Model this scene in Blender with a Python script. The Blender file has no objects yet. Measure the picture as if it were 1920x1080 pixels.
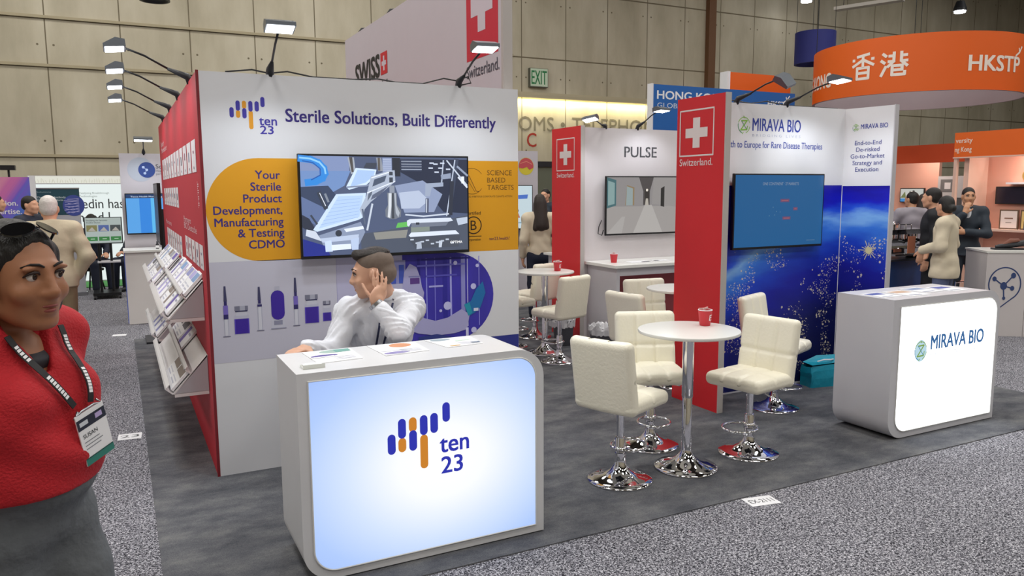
import bpy, bmesh, math, random
import numpy as np
from mathutils import Vector, Matrix
random.seed(7)
SC = bpy.context.scene
COL = SC.collection
PI = math.pi
def RAD(a): return math.radians(a)

# ------------------------------------------------------------------ camera, world, exposure
cam = bpy.data.cameras.new('camera'); camo = bpy.data.objects.new('camera', cam); COL.objects.link(camo)
cam.sensor_width = 36; cam.lens = 1446.4 * 36 / 1920; cam.clip_end = 200
yaw, pitch, roll = .4705, .1272, -.0057
fwd = Vector((math.sin(yaw)*math.cos(pitch), math.cos(yaw)*math.cos(pitch), -math.sin(pitch)))
rgt = Vector((math.cos(yaw), -math.sin(yaw), 0)); up = rgt.cross(fwd)
r2 = rgt*math.cos(roll) + up*math.sin(roll); u2 = up*math.cos(roll) - rgt*math.sin(roll)
camo.matrix_world = Matrix(((r2.x, u2.x, -fwd.x, 0), (r2.y, u2.y, -fwd.y, 0), (r2.z, u2.z, -fwd.z, 1.7), (0, 0, 0, 1)))
SC.camera = camo
SC.view_settings.view_transform = 'Standard'; SC.view_settings.look = 'None'
SC.view_settings.gamma = 1; SC.view_settings.use_curve_mapping = False
SC.view_settings.exposure = 0.0
w = bpy.data.worlds.new('world'); SC.world = w; w.use_nodes = True
w.node_tree.nodes['Background'].inputs[0].default_value = (.9, .95, 1, 1)
w.node_tree.nodes['Background'].inputs[1].default_value = .0
# the hall's high-bay lamps under the roof
HALL = 115
def area(name, loc, size, power, color=(1, 1, 1), rot=(0, 0, 0), spread=None):
    l = bpy.data.lights.new(name, 'AREA'); l.shape = 'DISK'; l.size = size; l.energy = power; l.color = color
    if spread: l.spread = spread
    o = bpy.data.objects.new(name, l); COL.objects.link(o); o.location = loc; o.rotation_euler = rot
    return o
for ix, x in enumerate((-6, -1, 4, 9, 15, 22)):
    for iy, y in enumerate((-4, 0.5, 5, 9.5, 14)):
        area('hall_lamp_light', (x, y, 8.3), 1.6, HALL*(1.0 if y < 12 else 1.15 if x < 8 else .3), (1, .97, .92))

# ------------------------------------------------------------------ materials
def lin(h):
    h = h.lstrip('#'); v = [int(h[i:i+2], 16)/255 for i in (0, 2, 4)]
    return tuple(c/12.92 if c <= .04045 else ((c+.055)/1.055)**2.4 for c in v) + (1,)
MATS = {}
def mat(name, col, rough=.6, metal=0, emit=0, noise=None, amt=.12, bump=0, bscale=None, spec=.5, coat=0, stretch=None):
    if name in MATS: return MATS[name]
    m = bpy.data.materials.new(name); m.use_nodes = True; MATS[name] = m
    nt = m.node_tree; b = nt.nodes['Principled BSDF']
    c = lin(col) if isinstance(col, str) else col
    b.inputs['Base Color'].default_value = c
    b.inputs['Roughness'].default_value = rough; b.inputs['Metallic'].default_value = metal
    b.inputs['Specular IOR Level'].default_value = spec
    if coat: b.inputs['Coat Weight'].default_value = coat
    if emit:
        b.inputs['Emission Color'].default_value = c; b.inputs['Emission Strength'].default_value = emit
        b.inputs['Base Color'].default_value = (.02, .02, .02, 1)
    tc = nt.nodes.new('ShaderNodeTexCoord'); src = tc.outputs['Object']
    if stretch:
        mp = nt.nodes.new('ShaderNodeMapping'); mp.inputs['Scale'].default_value = stretch
        nt.links.new(src, mp.inputs[0]); src = mp.outputs[0]
    n = nt.nodes.new('ShaderNodeTexNoise'); n.inputs['Scale'].default_value = noise or 6; n.inputs['Detail'].default_value = 4
    nt.links.new(src, n.inputs['Vector'])
    if not emit:
        a = amt if noise else .03
        mx = nt.nodes.new('ShaderNodeMix'); mx.data_type = 'RGBA'
        nt.links.new(n.outputs[0], mx.inputs['Factor'])
        mx.inputs['A'].default_value = tuple(x*(1-a) for x in c[:3]) + (1,)
        mx.inputs['B'].default_value = tuple(min(1, x*(1+a)) for x in c[:3]) + (1,)
        nt.links.new(mx.outputs['Result'], b.inputs['Base Color'])
    if bump:
        bn = nt.nodes.new('ShaderNodeBump'); bn.inputs['Strength'].default_value = bump; bn.inputs['Distance'].default_value = .02
        n2 = n
        if bscale:
            n2 = nt.nodes.new('ShaderNodeTexNoise'); n2.inputs['Scale'].default_value = bscale; n2.inputs['Detail'].default_value = 3
            nt.links.new(src, n2.inputs['Vector'])
        nt.links.new(n2.outputs[0], bn.inputs['Height']); nt.links.new(bn.outputs[0], b.inputs['Normal'])
    return m
def ink(col): return mat('ink_' + col.strip('#'), col, .55)
def glow(col, s): return mat('glow_%s_%g' % (col.strip('#'), s), col, .3, emit=s)

WHITE = mat('white_panel', '#e6e6ea', .45)
GREYP = mat('grey_panel', '#c9c7cc', .5)
EDGE = mat('panel_edge', '#bdb7b4', .5)
GLOSS = mat('white_laminate', '#e8e8e4', .25)
LEATHER = mat('cream_leatherette', '#f6f1de', .38, bump=.12, bscale=60)
CHROME = mat('chrome', '#e6e6ea', .05, 1)
STEEL = mat('steel', '#a9abb0', .3, 1)
BLACK = mat('black_plastic', '#101114', .4)
DARK = mat('dark_plastic', '#24262c', .45)
REDF = mat('red_fabric_print', '#c21f33', .6, noise=3, amt=.06)
REDP = mat('red_print', '#d8232b', .5)
FLAG = ink('#d8232b')
PAPER = mat('paper', '#efeff2', .6)
SKIN1 = mat('tan_skin', '#9c6848', .5, noise=14, amt=.08)
SKIN2 = mat('fair_skin', '#d9a486', .5, noise=14, amt=.08)
SKIN3 = mat('warm_skin', '#c99573', .5, noise=14, amt=.08)
HAIRB = mat('black_hair', '#15110f', .45, noise=40, amt=.5, bump=.4, stretch=(8, 8, 1))
HAIRBR = mat('dark_brown_hair', '#2c211c', .5, noise=40, amt=.5, bump=.4, stretch=(8, 8, 1))
HAIRG = mat('grey_hair', '#d8d2cc', .6, noise=40, amt=.2, bump=.4)

# ------------------------------------------------------------------ object helpers
PMAT = {}
def tag(o, label=None, cat=None, group=None, kind=None):
    if label: o['label'] = label
    if cat: o['category'] = cat
    if group: o['group'] = group
    if kind: o['kind'] = kind
    return o
def thing(name, label, cat, loc=(0, 0, 0), rz=0, group=None):
    o = bpy.data.objects.new(name, None); COL.objects.link(o); o.empty_display_size = .1
    o.location = loc; o.rotation_euler = (0, 0, rz)
    PMAT[o.name] = Matrix.Translation(loc) @ Matrix.Rotation(rz, 4, 'Z')
    return tag(o, label, cat, group)
def link(name, me, parent=None, smooth=None):
    o = bpy.data.objects.new(name, me); COL.objects.link(o)
    if parent is not None:
        o.parent = parent
        if parent.name in PMAT: o.matrix_parent_inverse = PMAT[parent.name].inverted()
    return o
def build(name, bm, mats, parent=None, smooth=False, angle=None):
    """bm in world coordinates -> one mesh object"""
    me = bpy.data.meshes.new(name)
    bmesh.ops.recalc_face_normals(bm, faces=bm.faces[:])
    bm.to_mesh(me); bm.free()
    for m in (mats if isinstance(mats, (list, tuple)) else [mats]): me.materials.append(m)
    if smooth:
        me.polygons.foreach_set('use_smooth', [True]*len(me.polygons))
        if angle: me.set_sharp_from_angle(angle=RAD(angle))
    return link(name, me, parent)
def tree_copy(o, parent=None, loc=None, rz=None, label=None, group=None):
    c = o.copy(); COL.objects.link(c)
    if parent is not None: c.parent = parent
    if loc is not None: c.location = loc
    if rz is not None: c.rotation_euler = (0, 0, rz)
    if label: c['label'] = label
    if group: c['group'] = group
    for ch in list(o.children): tree_copy(ch, c)
    return c
def B(): return bmesh.new()
def box(bm, x0, x1, y0, y1, z0, z1, M=None, mi=0, bev=0):
    r = bmesh.ops.create_cube(bm, size=1)
    T = Matrix.Translation(((x0+x1)/2, (y0+y1)/2, (z0+z1)/2)) @ Matrix.Diagonal((x1-x0, y1-y0, z1-z0, 1))
    bmesh.ops.transform(bm, matrix=(M @ T if M else T), verts=r['verts'])
    fs = {f for v in r['verts'] for f in v.link_faces}
    for f in fs: f.material_index = mi
    if bev:
        es = {e for v in r['verts'] for e in v.link_edges}
        bmesh.ops.bevel(bm, geom=list(es), offset=bev, segments=2, affect='EDGES', profile=.5)
    return bm
def tube(bm, pts, rads, n=12, cap=True, closed=False, mi=0):
    pts = [Vector(p) for p in pts]
    if not hasattr(rads, '__len__'): rads = [rads]*len(pts)
    rings = []; prev = None
    N = len(pts)
    for i, p in enumerate(pts):
        if closed: d = pts[(i+1) % N] - pts[i-1]
        else: d = pts[min(i+1, N-1)] - pts[max(i-1, 0)]
        d.normalize()
        if prev is None:
            a = Vector((0, 0, 1)) if abs(d.z) < .9 else Vector((1, 0, 0))
            x = d.cross(a).normalized()
        else:
            x = (prev - d*prev.dot(d)).normalized()
        prev = x; y = d.cross(x)
        rings.append([bm.verts.new(p + (x*math.cos(2*PI*k/n) + y*math.sin(2*PI*k/n))*rads[i]) for k in range(n)])
    for i in range(N if closed else N-1):
        a, b = rings[i], rings[(i+1) % N]
        for k in range(n):
            f = bm.faces.new((a[k], a[(k+1) % n], b[(k+1) % n], b[k])); f.material_index = mi
    if cap and not closed:
        for rr in (rings[0], rings[-1]):
            f = bm.faces.new(rr); f.material_index = mi
    return bm
def lathe(bm, prof, c=(0, 0, 0), n=40, mi=0):
    rings = []
    for r, z in prof:
        if r < 1e-5: rings.append([bm.verts.new((c[0], c[1], c[2]+z))])
        else: rings.append([bm.verts.new((c[0]+r*math.cos(2*PI*k/n), c[1]+r*math.sin(2*PI*k/n), c[2]+z)) for k in range(n)])
    for a, b in zip(rings, rings[1:]):
        for k in range(n):
            k2 = (k+1) % n
            vs = []
            for v in ((a[0],) if len(a) == 1 else (a[k], a[k2])) + ((b[0],) if len(b) == 1 else (b[k2], b[k])): vs.append(v)
            if len(vs) > 2:
                f = bm.faces.new(vs); f.material_index = mi
    return bm
def prism(bm, poly, axis, a0, a1, mi=0):
    """poly of 2-D points; axis 'x' -> (y,z), 'y' -> (x,z), 'z' -> (x,y)"""
    def P(u, v, a): return {'x': (a, u, v), 'y': (u, a, v), 'z': (u, v, a)}[axis]
    A = [bm.verts.new(P(u, v, a0)) for u, v in poly]; Bv = [bm.verts.new(P(u, v, a1)) for u, v in poly]
    n = len(poly)
    fs = [bm.faces.new(A), bm.faces.new(Bv)] + [bm.faces.new((A[i], A[(i+1) % n], Bv[(i+1) % n], Bv[i])) for i in range(n)]
    for f in fs: f.material_index = mi
    return bm
def rbox(bm, w, d, h, r, cuts=16, M=None, groove=None, mi=0):
    """rounded cushion centred at the origin; groove(p) returns an inward offset"""
    r0 = bmesh.ops.create_cube(bm, size=2)
    es = list({e for v in r0['verts'] for e in v.link_edges})
    bmesh.ops.subdivide_edges(bm, edges=es, cuts=cuts, use_grid_fill=True)
    vs = bm.verts[:]
    for v in vs:
        p = Vector((v.co.x*w/2, v.co.y*d/2, v.co.z*h/2))
        q = Vector((max(-w/2+r, min(w/2-r, p.x)), max(-d/2+r, min(d/2-r, p.y)), max(-h/2+r, min(h/2-r, p.z))))
        dd = p - q
        if dd.length > 1e-6: p = q + dd.normalized()*r
        if groove: p = groove(p)
        v.co = M @ p if M else p
    for v in vs:
        for f in v.link_faces: f.material_index = mi
    return bm

# ------------------------------------------------------------------ flat prints (lettering, logos, pictures)
_txt = {}
def glyphs(s, bold=0.0):
    k = (s, bold)
    if k in _txt: return _txt[k]
    cu = bpy.data.curves.new('t', 'FONT'); cu.body = s; cu.offset = bold; cu.resolution_u = 3
    o = bpy.data.objects.new('t', cu); COL.objects.link(o)
    dg = bpy.context.evaluated_depsgraph_get(); dg.update()
    me = o.evaluated_get(dg).to_mesh()
    V = [(v.co.x, v.co.y) for v in me.vertices]; F = [tuple(p.vertices) for p in me.polygons]
    o.evaluated_get(dg).to_mesh_clear()
    bpy.data.objects.remove(o); bpy.data.curves.remove(cu)
    _txt[k] = (V, F); return _txt[k]
class Print:
    def __init__(self, origin, u, v, step=.0006):
        self.o, self.u, self.v = Vector(origin), Vector(u).normalized(), Vector(v).normalized()
        self.n = self.u.cross(self.v); self.step = step
        self.bm = B(); self.mats = []; self.layer = 1; self.cnt = 0
    def mi(self, m):
        if isinstance(m, str): m = ink(m)
        if m not in self.mats: self.mats.append(m)
        return self.mats.index(m)
    def P(self, a, b, L=None): return self.o + self.u*a + self.v*b + self.n*(self.step*(self.layer if L is None else L))
    def poly(self, pts, m, L=None):
        self.cnt += 1; L = (self.layer if L is None else L) + (self.cnt % 40)*.02
        vs = [self.bm.verts.new(self.P(a, b, L)) for a, b in pts]
        f = self.bm.faces.new(vs); f.material_index = self.mi(m)
        f.normal_update()
        if len(pts) > 4: bmesh.ops.triangulate(self.bm, faces=[f])
        return self
    def rect(self, x0, y0, x1, y1, m, L=None): return self.poly([(x0, y0), (x1, y0), (x1, y1), (x0, y1)], m, L)
    def disc(self, x, y, r, m, L=None, ry=None, n=28):
        return self.poly([(x+r*math.cos(2*PI*k/n), y+(ry or r)*math.sin(2*PI*k/n)) for k in range(n)], m, L)
    def line(self, pts, wd, m, L=None):
        for (a, b), (c, d) in zip(pts, pts[1:]):
            l = math.hypot(c-a, d-b) or 1e-9; nx, ny = -(d-b)/l*wd/2, (c-a)/l*wd/2; ex, ey = (c-a)/l*wd*.3, (d-b)/l*wd*.3
            self.poly([(a+nx-ex, b+ny-ey), (a-nx-ex, b-ny-ey), (c-nx+ex, d-ny+ey), (c+nx+ex, d+ny+ey)], m, L)
        return self
    def ring(self, x, y, r, wd, m, a0=0, a1=360, L=None, ry=None, n=36):
        t = [RAD(a0+(a1-a0)*k/n) for k in range(n+1)]
        return self.line([(x+r*math.cos(q), y+(ry or r)*math.sin(q)) for q in t], wd, m, L)
    def bar(self, x, y0, y1, wd, m, L=None):
        r = wd/2; n = 8
        pts = [(x+r*math.cos(PI*k/n), y1-r+r*math.sin(PI*k/n)) for k in range(n+1)] + [(x-r*math.cos(PI*k/n), y0+r-r*math.sin(PI*k/n)) for k in range(n+1)]
        return self.poly(pts, m, L)
    def text(self, s, x, y, m, w=None, cap=None, align='l', bold=0.0, L=None, slant=0):
        V, F = glyphs(s)
        if not V: return self
        x0 = min(v[0] for v in V); x1 = max(v[0] for v in V)
        H = glyphs('H')[0]; ch = max(v[1] for v in H) - min(v[1] for v in H)
        if w is None: sy = cap/ch; sx = sy
        else:
            sx = w/(x1-x0); sy = cap/ch if cap else sx
        ww = (x1-x0)*sx
        ox = x - (0 if align == 'l' else ww if align == 'r' else ww/2)
        k = self.mi(m); L = self.layer if L is None else L
        d = bold*sy*.75
        for i, (dx, dy) in enumerate([(0, 0)] if not bold else [(-d, -d*.6), (d, -d*.6), (-d, d*.6), (d, d*.6)]):
            vs = [self.bm.verts.new(self.P(ox+(a-x0)*sx+dx, y+b*sy+dy, L+.15*i)) for a, b in V]
            for f in F:
                try: self.bm.faces.new([vs[j] for j in f]).material_index = k
                except ValueError: pass
        return self
    def build(self, name, parent=None):
        me = bpy.data.meshes.new(name); self.bm.normal_update()
        for f in self.bm.faces:
            if f.normal.dot(self.n) < 0: f.normal_flip()
        self.bm.to_mesh(me); self.bm.free()
        for m in self.mats: me.materials.append(m)
        return link(name, me, parent)
def front(y, step=.0006): return Print((0, y, 0), (1, 0, 0), (0, 0, 1), step)          # faces -y: (u,v) = (x,z)
def side(x, step=.0006): return Print((x, 0, 0), (0, -1, 0), (0, 0, 1), step)          # faces -x: (u,v) = (-y,z)
def cross(p, cx, cy, a, b, m, L, ks=1):
    q = [(-a, -b), (-b, -b), (-b, -a), (b, -a), (b, -b), (a, -b), (a, b), (b, b), (b, a), (-b, a), (-b, b), (-a, b)]
    p.poly([(cx+x*(ks if 0 else 1), cy+y*ks) for x, y in q], m, L)
def flag(p, x0, y0, s, ks=1, border=True, red=None, wht='#e9dfdd', L=1):
    """red square, white cross, thin white border (u from x0, v from y0, width s)"""
    if red: p.rect(x0, y0, x0+s, y0+s*ks, red, L)
    if border: p.line([(x0, y0), (x0+s, y0), (x0+s, y0+s*ks), (x0, y0+s*ks), (x0, y0)], s*.03, wht, L+1)
    cx, cy = x0+s/2, y0+s*ks/2; a, b = s*.33, s*.105
    cross(p, cx, cy, a, b, wht, L+1, ks)

# ------------------------------------------------------------------ smooth bodies (signed distance field -> surface nets)
def cap_(a, b, ra, rb=None): return ('c', np.array(a, float), np.array(b, float), ra, ra if rb is None else rb, 1)
def ell(c, r, R=None): return ('e', np.array(c, float), np.array(r, float), None if R is None else np.array(R, float), 0, 1)
def sub(p, k=None): q = list(p); q[5] = -1; return tuple(q)
def tight(ps): return [tuple(list(p[:5])+[2]) for p in ps]
def sdf_mesh(name, prims, vox=.012, k=.02, mats=(), parent=None, warp=None, clip=()):
    lo = np.full(3, 1e9); hi = np.full(3, -1e9)
    for p in prims:
        if p[5] < 0: continue
        if p[0] == 'c':
            lo = np.minimum(lo, np.minimum(p[1]-p[3], p[2]-p[4])); hi = np.maximum(hi, np.maximum(p[1]+p[3], p[2]+p[4]))
        else:
            m = p[2].max(); lo = np.minimum(lo, p[1]-m); hi = np.maximum(hi, p[1]+m)
    lo -= 3*vox+k; hi += 3*vox+k
    n = np.ceil((hi-lo)/vox).astype(int)+1
    F = np.full(n, .5, np.float32)
    ax = [lo[i]+vox*np.arange(n[i]) for i in range(3)]
    for p in prims:
        m = k+3*vox
        if p[0] == 'c': l, h = np.minimum(p[1]-p[3], p[2]-p[4])-m, np.maximum(p[1]+p[3], p[2]+p[4])+m
        else: l, h = p[1]-p[2].max()-m, p[1]+p[2].max()+m
        i0 = np.clip(np.floor((l-lo)/vox).astype(int), 0, n-1); i1 = np.clip(np.ceil((h-lo)/vox).astype(int)+1, 1, n)
        s = tuple(slice(a, b) for a, b in zip(i0, i1))
        X, Y, Z = np.meshgrid(ax[0][s[0]], ax[1][s[1]], ax[2][s[2]], indexing='ij')
        if p[0] == 'c':
            ba = p[2]-p[1]; L2 = max(float(ba@ba), 1e-9)
            t = np.clip(((X-p[1][0])*ba[0]+(Y-p[1][1])*ba[1]+(Z-p[1][2])*ba[2])/L2, 0, 1)
            d = np.sqrt((X-p[1][0]-t*ba[0])**2+(Y-p[1][1]-t*ba[1])**2+(Z-p[1][2]-t*ba[2])**2)-(p[3]+(p[4]-p[3])*t)
        else:
            q = np.stack([X-p[1][0], Y-p[1][1], Z-p[1][2]])
            if p[3] is not None: q = np.einsum('ij,jabc->iabc', p[3].T, q)
            r = p[2][:, None, None, None]
            k0 = np.sqrt(((q/r)**2).sum(0)); k1 = np.sqrt(((q/r**2)**2).sum(0))+1e-9
            d = k0*(k0-1)/k1
        f = F[s]
        if p[5] > 0:
            kp = k if p[5] == 1 else .005
            hh = np.clip(.5+.5*(f-d)/kp, 0, 1); F[s] = f*(1-hh)+d*hh-kp*hh*(1-hh)
        else:
            kk = min(k, .012); d = -d
            hh = np.clip(.5-.5*(f-d)/kk, 0, 1); F[s] = f*(1-hh)+d*hh+kk*hh*(1-hh)
    if warp is not None:
        X, Y, Z = np.meshgrid(*ax, indexing='ij'); F = F + warp(X, Y, Z).astype(np.float32)
    for pt, nn in clip:
        X, Y, Z = np.meshgrid(*ax, indexing='ij'); nn = np.array(nn, float); nn /= np.linalg.norm(nn)
        F = np.maximum(F, ((X-pt[0])*nn[0]+(Y-pt[1])*nn[1]+(Z-pt[2])*nn[2]).astype(np.float32))
    S = F < 0
    nx, ny, nz = n-1
    cnt = np.zeros((nx, ny, nz), np.float32); acc = np.zeros((nx, ny, nz, 3), np.float32)
    corner = [(a, b, c) for a in (0, 1) for b in (0, 1) for c in (0, 1)]
    def cs(A, c): return A[c[0]:c[0]+nx, c[1]:c[1]+ny, c[2]:c[2]+nz]
    for c in corner:
        for a in range(3):
            if c[a]: continue
            e = list(c); e[a] = 1
            fa, fb = cs(F, c), cs(F, e); x = (fa < 0) != (fb < 0)
            den = np.where(x, fa-fb, 1); t = np.where(x, fa/den, 0)
            cnt += x
            for j in range(3): acc[..., j] += np.where(x, c[j]+(t if j == a else 0), 0)
    act = cnt > 0
    idx = np.full((nx, ny, nz), -1, np.int64); idx[act] = np.arange(act.sum())
    I = np.argwhere(act); V = (I + acc[act]/cnt[act][:, None])*vox + lo
    faces = []
    for a in range(3):
        b, c = (a+1) % 3, (a+2) % 3
        s0 = [slice(None)]*3; s1 = [slice(None)]*3; s0[a] = slice(0, -1); s1[a] = slice(1, None)
        A_, B_ = S[tuple(s0)], S[tuple(s1)]
        E = np.argwhere(A_ != B_)
        if not len(E): continue
        ok = (E[:, b] > 0) & (E[:, c] > 0) & (E[:, b] < n[b]-1) & (E[:, c] < n[c]-1); E = E[ok]
        flip = A_[tuple(E.T)]
        q = []
        for db, dc in ((1, 1), (0, 1), (0, 0), (1, 0)):
            G = E.copy(); G[:, b] -= db; G[:, c] -= dc; q.append(idx[tuple(G.T)])
        Q = np.stack(q, 1); Q[~flip] = Q[~flip][:, ::-1]
        faces.append(Q)
    Q = np.concatenate(faces); Q = Q[(Q >= 0).all(1)]
    # light relaxation to take the grid steps out
    for _ in range(2):
        sm = np.zeros_like(V); ct = np.zeros(len(V))
        for i in range(4):
            np.add.at(sm, Q[:, i], V[Q[:, (i+1) % 4]]); np.add.at(ct, Q[:, i], 1)
        V = V*.5 + (sm/np.maximum(ct, 1)[:, None])*.5
    me = bpy.data.meshes.new(name); me.from_pydata(V.tolist(), [], Q.tolist()); me.update()
    for m in (mats if isinstance(mats, (list, tuple)) else [mats]): me.materials.append(m)
    me.polygons.foreach_set('use_smooth', [True]*len(me.polygons))
    return link(name, me, parent)

# ================================================================== THE HALL
def nodes_mat(name):
    m = bpy.data.materials.new(name); m.use_nodes = True
    nt = m.node_tree; return m, nt, nt.nodes['Principled BSDF'], nt.nodes, nt.links
def ramp(nt, src, stops, interp='LINEAR'):
    r = nt.nodes.new('ShaderNodeValToRGB'); r.color_ramp.interpolation = interp
    e = r.color_ramp.elements
    while len(e) < len(stops): e.new(.5)
    for el, (p, c) in zip(e, stops): el.position = p; el.color = lin(c) if isinstance(c, str) else c
    nt.links.new(src, r.inputs[0]); return r.outputs[0]
def math_(nt, op, a, b=None, clamp=False):
    n = nt.nodes.new('ShaderNodeMath'); n.operation = op; n.use_clamp = clamp
    for i, v in enumerate((a, b)):
        if v is None: continue
        if isinstance(v, (int, float)): n.inputs[i].default_value = v
        else: nt.links.new(v, n.inputs[i])
    return n.outputs[0]
# speckled aisle carpet
AISLE, nt, bs, ns, lk = nodes_mat('speckled_carpet')
tc = ns.new('ShaderNodeTexCoord')
n1 = ns.new('ShaderNodeTexNoise'); n1.inputs['Scale'].default_value = 120; n1.inputs['Detail'].default_value = 2; n1.inputs['Distortion'].default_value = 1.2
lk.new(tc.outputs['Object'], n1.inputs['Vector'])
n2 = ns.new('ShaderNodeTexNoise'); n2.inputs['Scale'].default_value = 1.1; n2.inputs['Detail'].default_value = 3
lk.new(tc.outputs['Object'], n2.inputs['Vector'])
c1 = ramp(nt, n1.outputs[0], [(.36, '#1d1d24'), (.46, '#54545c'), (.53, '#8b8a93'), (.63, '#dcdbe2')])
mx = ns.new('ShaderNodeMix'); mx.data_type = 'RGBA'; mx.blend_type = 'MULTIPLY'; mx.inputs['Factor'].default_value = .35
lk.new(c1, mx.inputs['A']); lk.new(n2.outputs[0], mx.inputs['B']); lk.new(mx.outputs['Result'], bs.inputs['Base Color'])
bs.inputs['Roughness'].default_value = .95; bs.inputs['Specular IOR Level'].default_value = .1
BOOTHC, nt, bs, ns, lk = nodes_mat('plain_grey_carpet')
tc = ns.new('ShaderNodeTexCoord')
n1 = ns.new('ShaderNodeTexNoise'); n1.inputs['Scale'].default_value = 260; n1.inputs['Detail'].default_value = 2
n2 = ns.new('ShaderNodeTexNoise'); n2.inputs['Scale'].default_value = 3.2; n2.inputs['Detail'].default_value = 6; n2.inputs['Roughness'].default_value = .65
mp = ns.new('ShaderNodeMapping'); mp.inputs['Scale'].default_value = (1, 1.7, 1); lk.new(tc.outputs['Object'], mp.inputs[0])
lk.new(tc.outputs['Object'], n1.inputs['Vector']); lk.new(mp.outputs[0], n2.inputs['Vector'])
s = math_(nt, 'ADD', math_(nt, 'MULTIPLY', n1.outputs[0], .35), math_(nt, 'MULTIPLY', n2.outputs[0], .65))
lk.new(ramp(nt, s, [(.34, '#43454b'), (.5, '#5e5f64'), (.66, '#7a7a7a')]), bs.inputs['Base Color'])
bs.inputs['Roughness'].default_value = .95; bs.inputs['Specular IOR Level'].default_value = .1
# cast concrete wall with panel joints and tie holes
CONC, nt, bs, ns, lk = nodes_mat('concrete_panels')
tc = ns.new('ShaderNodeTexCoord'); sp = ns.new('ShaderNodeSeparateXYZ'); lk.new(tc.outputs['Object'], sp.inputs[0])
n1 = ns.new('ShaderNodeTexNoise'); n1.inputs['Scale'].default_value = .7; n1.inputs['Detail'].default_value = 7; n1.inputs['Roughness'].default_value = .6
mp = ns.new('ShaderNodeMapping'); mp.inputs['Scale'].default_value = (1.6, 1.6, .5); lk.new(tc.outputs['Object'], mp.inputs[0]); lk.new(mp.outputs[0], n1.inputs['Vector'])
base = ramp(nt, n1.outputs[0], [(.3, '#a69e88'), (.5, '#bab29c'), (.72, '#cbc4b0')])
def joint(src, off, per, wd):
    t = math_(nt, 'MODULO', math_(nt, 'ADD', src, off), per)
    return math_(nt, 'LESS_THAN', t, wd)
jv = joint(sp.outputs[0], 100.19, 1.24, .022)
hz = [math_(nt, 'LESS_THAN', math_(nt, 'ABSOLUTE', math_(nt, 'SUBTRACT', sp.outputs[2], z)), .016) for z in (2.35, 4.0, 4.87, 6.5)]
j = jv
for q in hz: j = math_(nt, 'MAXIMUM', j, q)
# tie holes either side of every joint
tx = math_(nt, 'ABSOLUTE', math_(nt, 'SUBTRACT', math_(nt, 'MODULO', math_(nt, 'ADD', sp.outputs[0], 100.37), 1.24), .18))
tx = math_(nt, 'ABSOLUTE', math_(nt, 'SUBTRACT', tx, .13))
tz = math_(nt, 'ABSOLUTE', math_(nt, 'SUBTRACT', math_(nt, 'MODULO', math_(nt, 'ADD', sp.outputs[2], 100-2.6), 1.75), .3))
hole = math_(nt, 'LESS_THAN', math_(nt, 'ADD', math_(nt, 'POWER', tx, 2), math_(nt, 'POWER', tz, 2)), .0004)
j = math_(nt, 'MAXIMUM', j, hole)
mx = ns.new('ShaderNodeMix'); mx.data_type = 'RGBA'; lk.new(j, mx.inputs['Factor']); lk.new(base, mx.inputs['A']); mx.inputs['B'].default_value = lin('#6e644f')
lk.new(mx.outputs['Result'], bs.inputs['Base Color']); bs.inputs['Roughness'].default_value = .7
def struct(name, bm, m, **k):
    o = build(name, bm, m, **k); o['kind'] = 'structure'; return o
struct('floor', box(B(), -12, 34, -9, 17, -.1, 0), AISLE)
wb = struct('wall_back', box(B(), -12, 34, 17, 17.3, 0, 9), CONC)
struct('wall_left', box(B(), -12.3, -12, -9, 17.3, 0, 9), CONC)
struct('wall_right', box(B(), 34, 34.3, -9, 17.3, 0, 9), CONC)
struct('wall_front', box(B(), -12.3, 34.3, -9.3, -9, 0, 9), CONC)
struct('ceiling', box(B(), -12.3, 34.3, -9.3, 17.3, 9, 9.2), mat('dark_roof', '#3a332d', .8))
b = B()
for z in (4.0, 4.87, 2.35): box(b, -12, 8.7, 16.96, 17, z, z+.05)
tr = struct('trim_1', b, mat('joint_lip', '#a79c80', .6))
struct('trim_2', box(B(), 14.62, 14.86, 16.85, 17, 0, 9), mat('rusty_pipe', '#6d4a2e', .6))
# lit cove above the rest-room lettering
b = box(B(), 8.3, 13.4, 16.8, 17, 3.95, 4.03); box(b, 8.3, 13.4, 16.8, 16.83, 3.9, 3.96)
cv = struct('trim_3', b, mat('cove_lip', '#b9af92', .6))
b = box(B(), 8.35, 13.35, 16.9, 16.98, 3.92, 3.945)
cl = build('light_strip', b, glow('#fff0a8', 5), cv)
cvl = area('cove_light', (10.8, 16.88, 3.9), .1, 60, (1, .9, .55)); cvl.data.shape = 'RECTANGLE'; cvl.data.size = 5; cvl.data.size_y = .12
p = front(16.995, .002)
gt = '#7b7563'
p.text('RESTROOMS', 9.84, 3.13, gt, cap=.34, align='r'); p.disc(10.1, 3.3, .06, gt)
p.text('TELEPHONES', 10.37, 3.15, gt, w=3.1, cap=.34); p.text('C', 9.08, 2.74, '#a32f22', w=.26, cap=.33, bold=.01)
p.build('lettering', wb)
d = struct('door_1', box(B(), 9.2, 10.8, 16.9, 17, 0, 2.25), mat('door_glass_green', '#6b7263', .3))
b = box(B(), 9.1, 10.9, 16.85, 17, 2.25, 2.38); box(b, 9.1, 9.2, 16.85, 17, 0, 2.25); build('door_frame', b, DARK, d)
# exit sign
t = thing('exit_sign', 'green and white EXIT sign on the concrete wall', 'sign', (9.36, 16.95, 4.2))
build('sign_box', box(B(), 9.12, 9.62, 16.9, 17, 4.17, 4.62), mat('sign_body', '#55564c', .5), t)
p = front(16.898, .001); p.rect(9.13, 4.19, 9.61, 4.61, '#c4d6bd'); p.text('EXIT', 9.16, 4.24, '#1f7a45', w=.42, cap=.32, L=2, bold=.01); p.build('sign_face', t)
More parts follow.
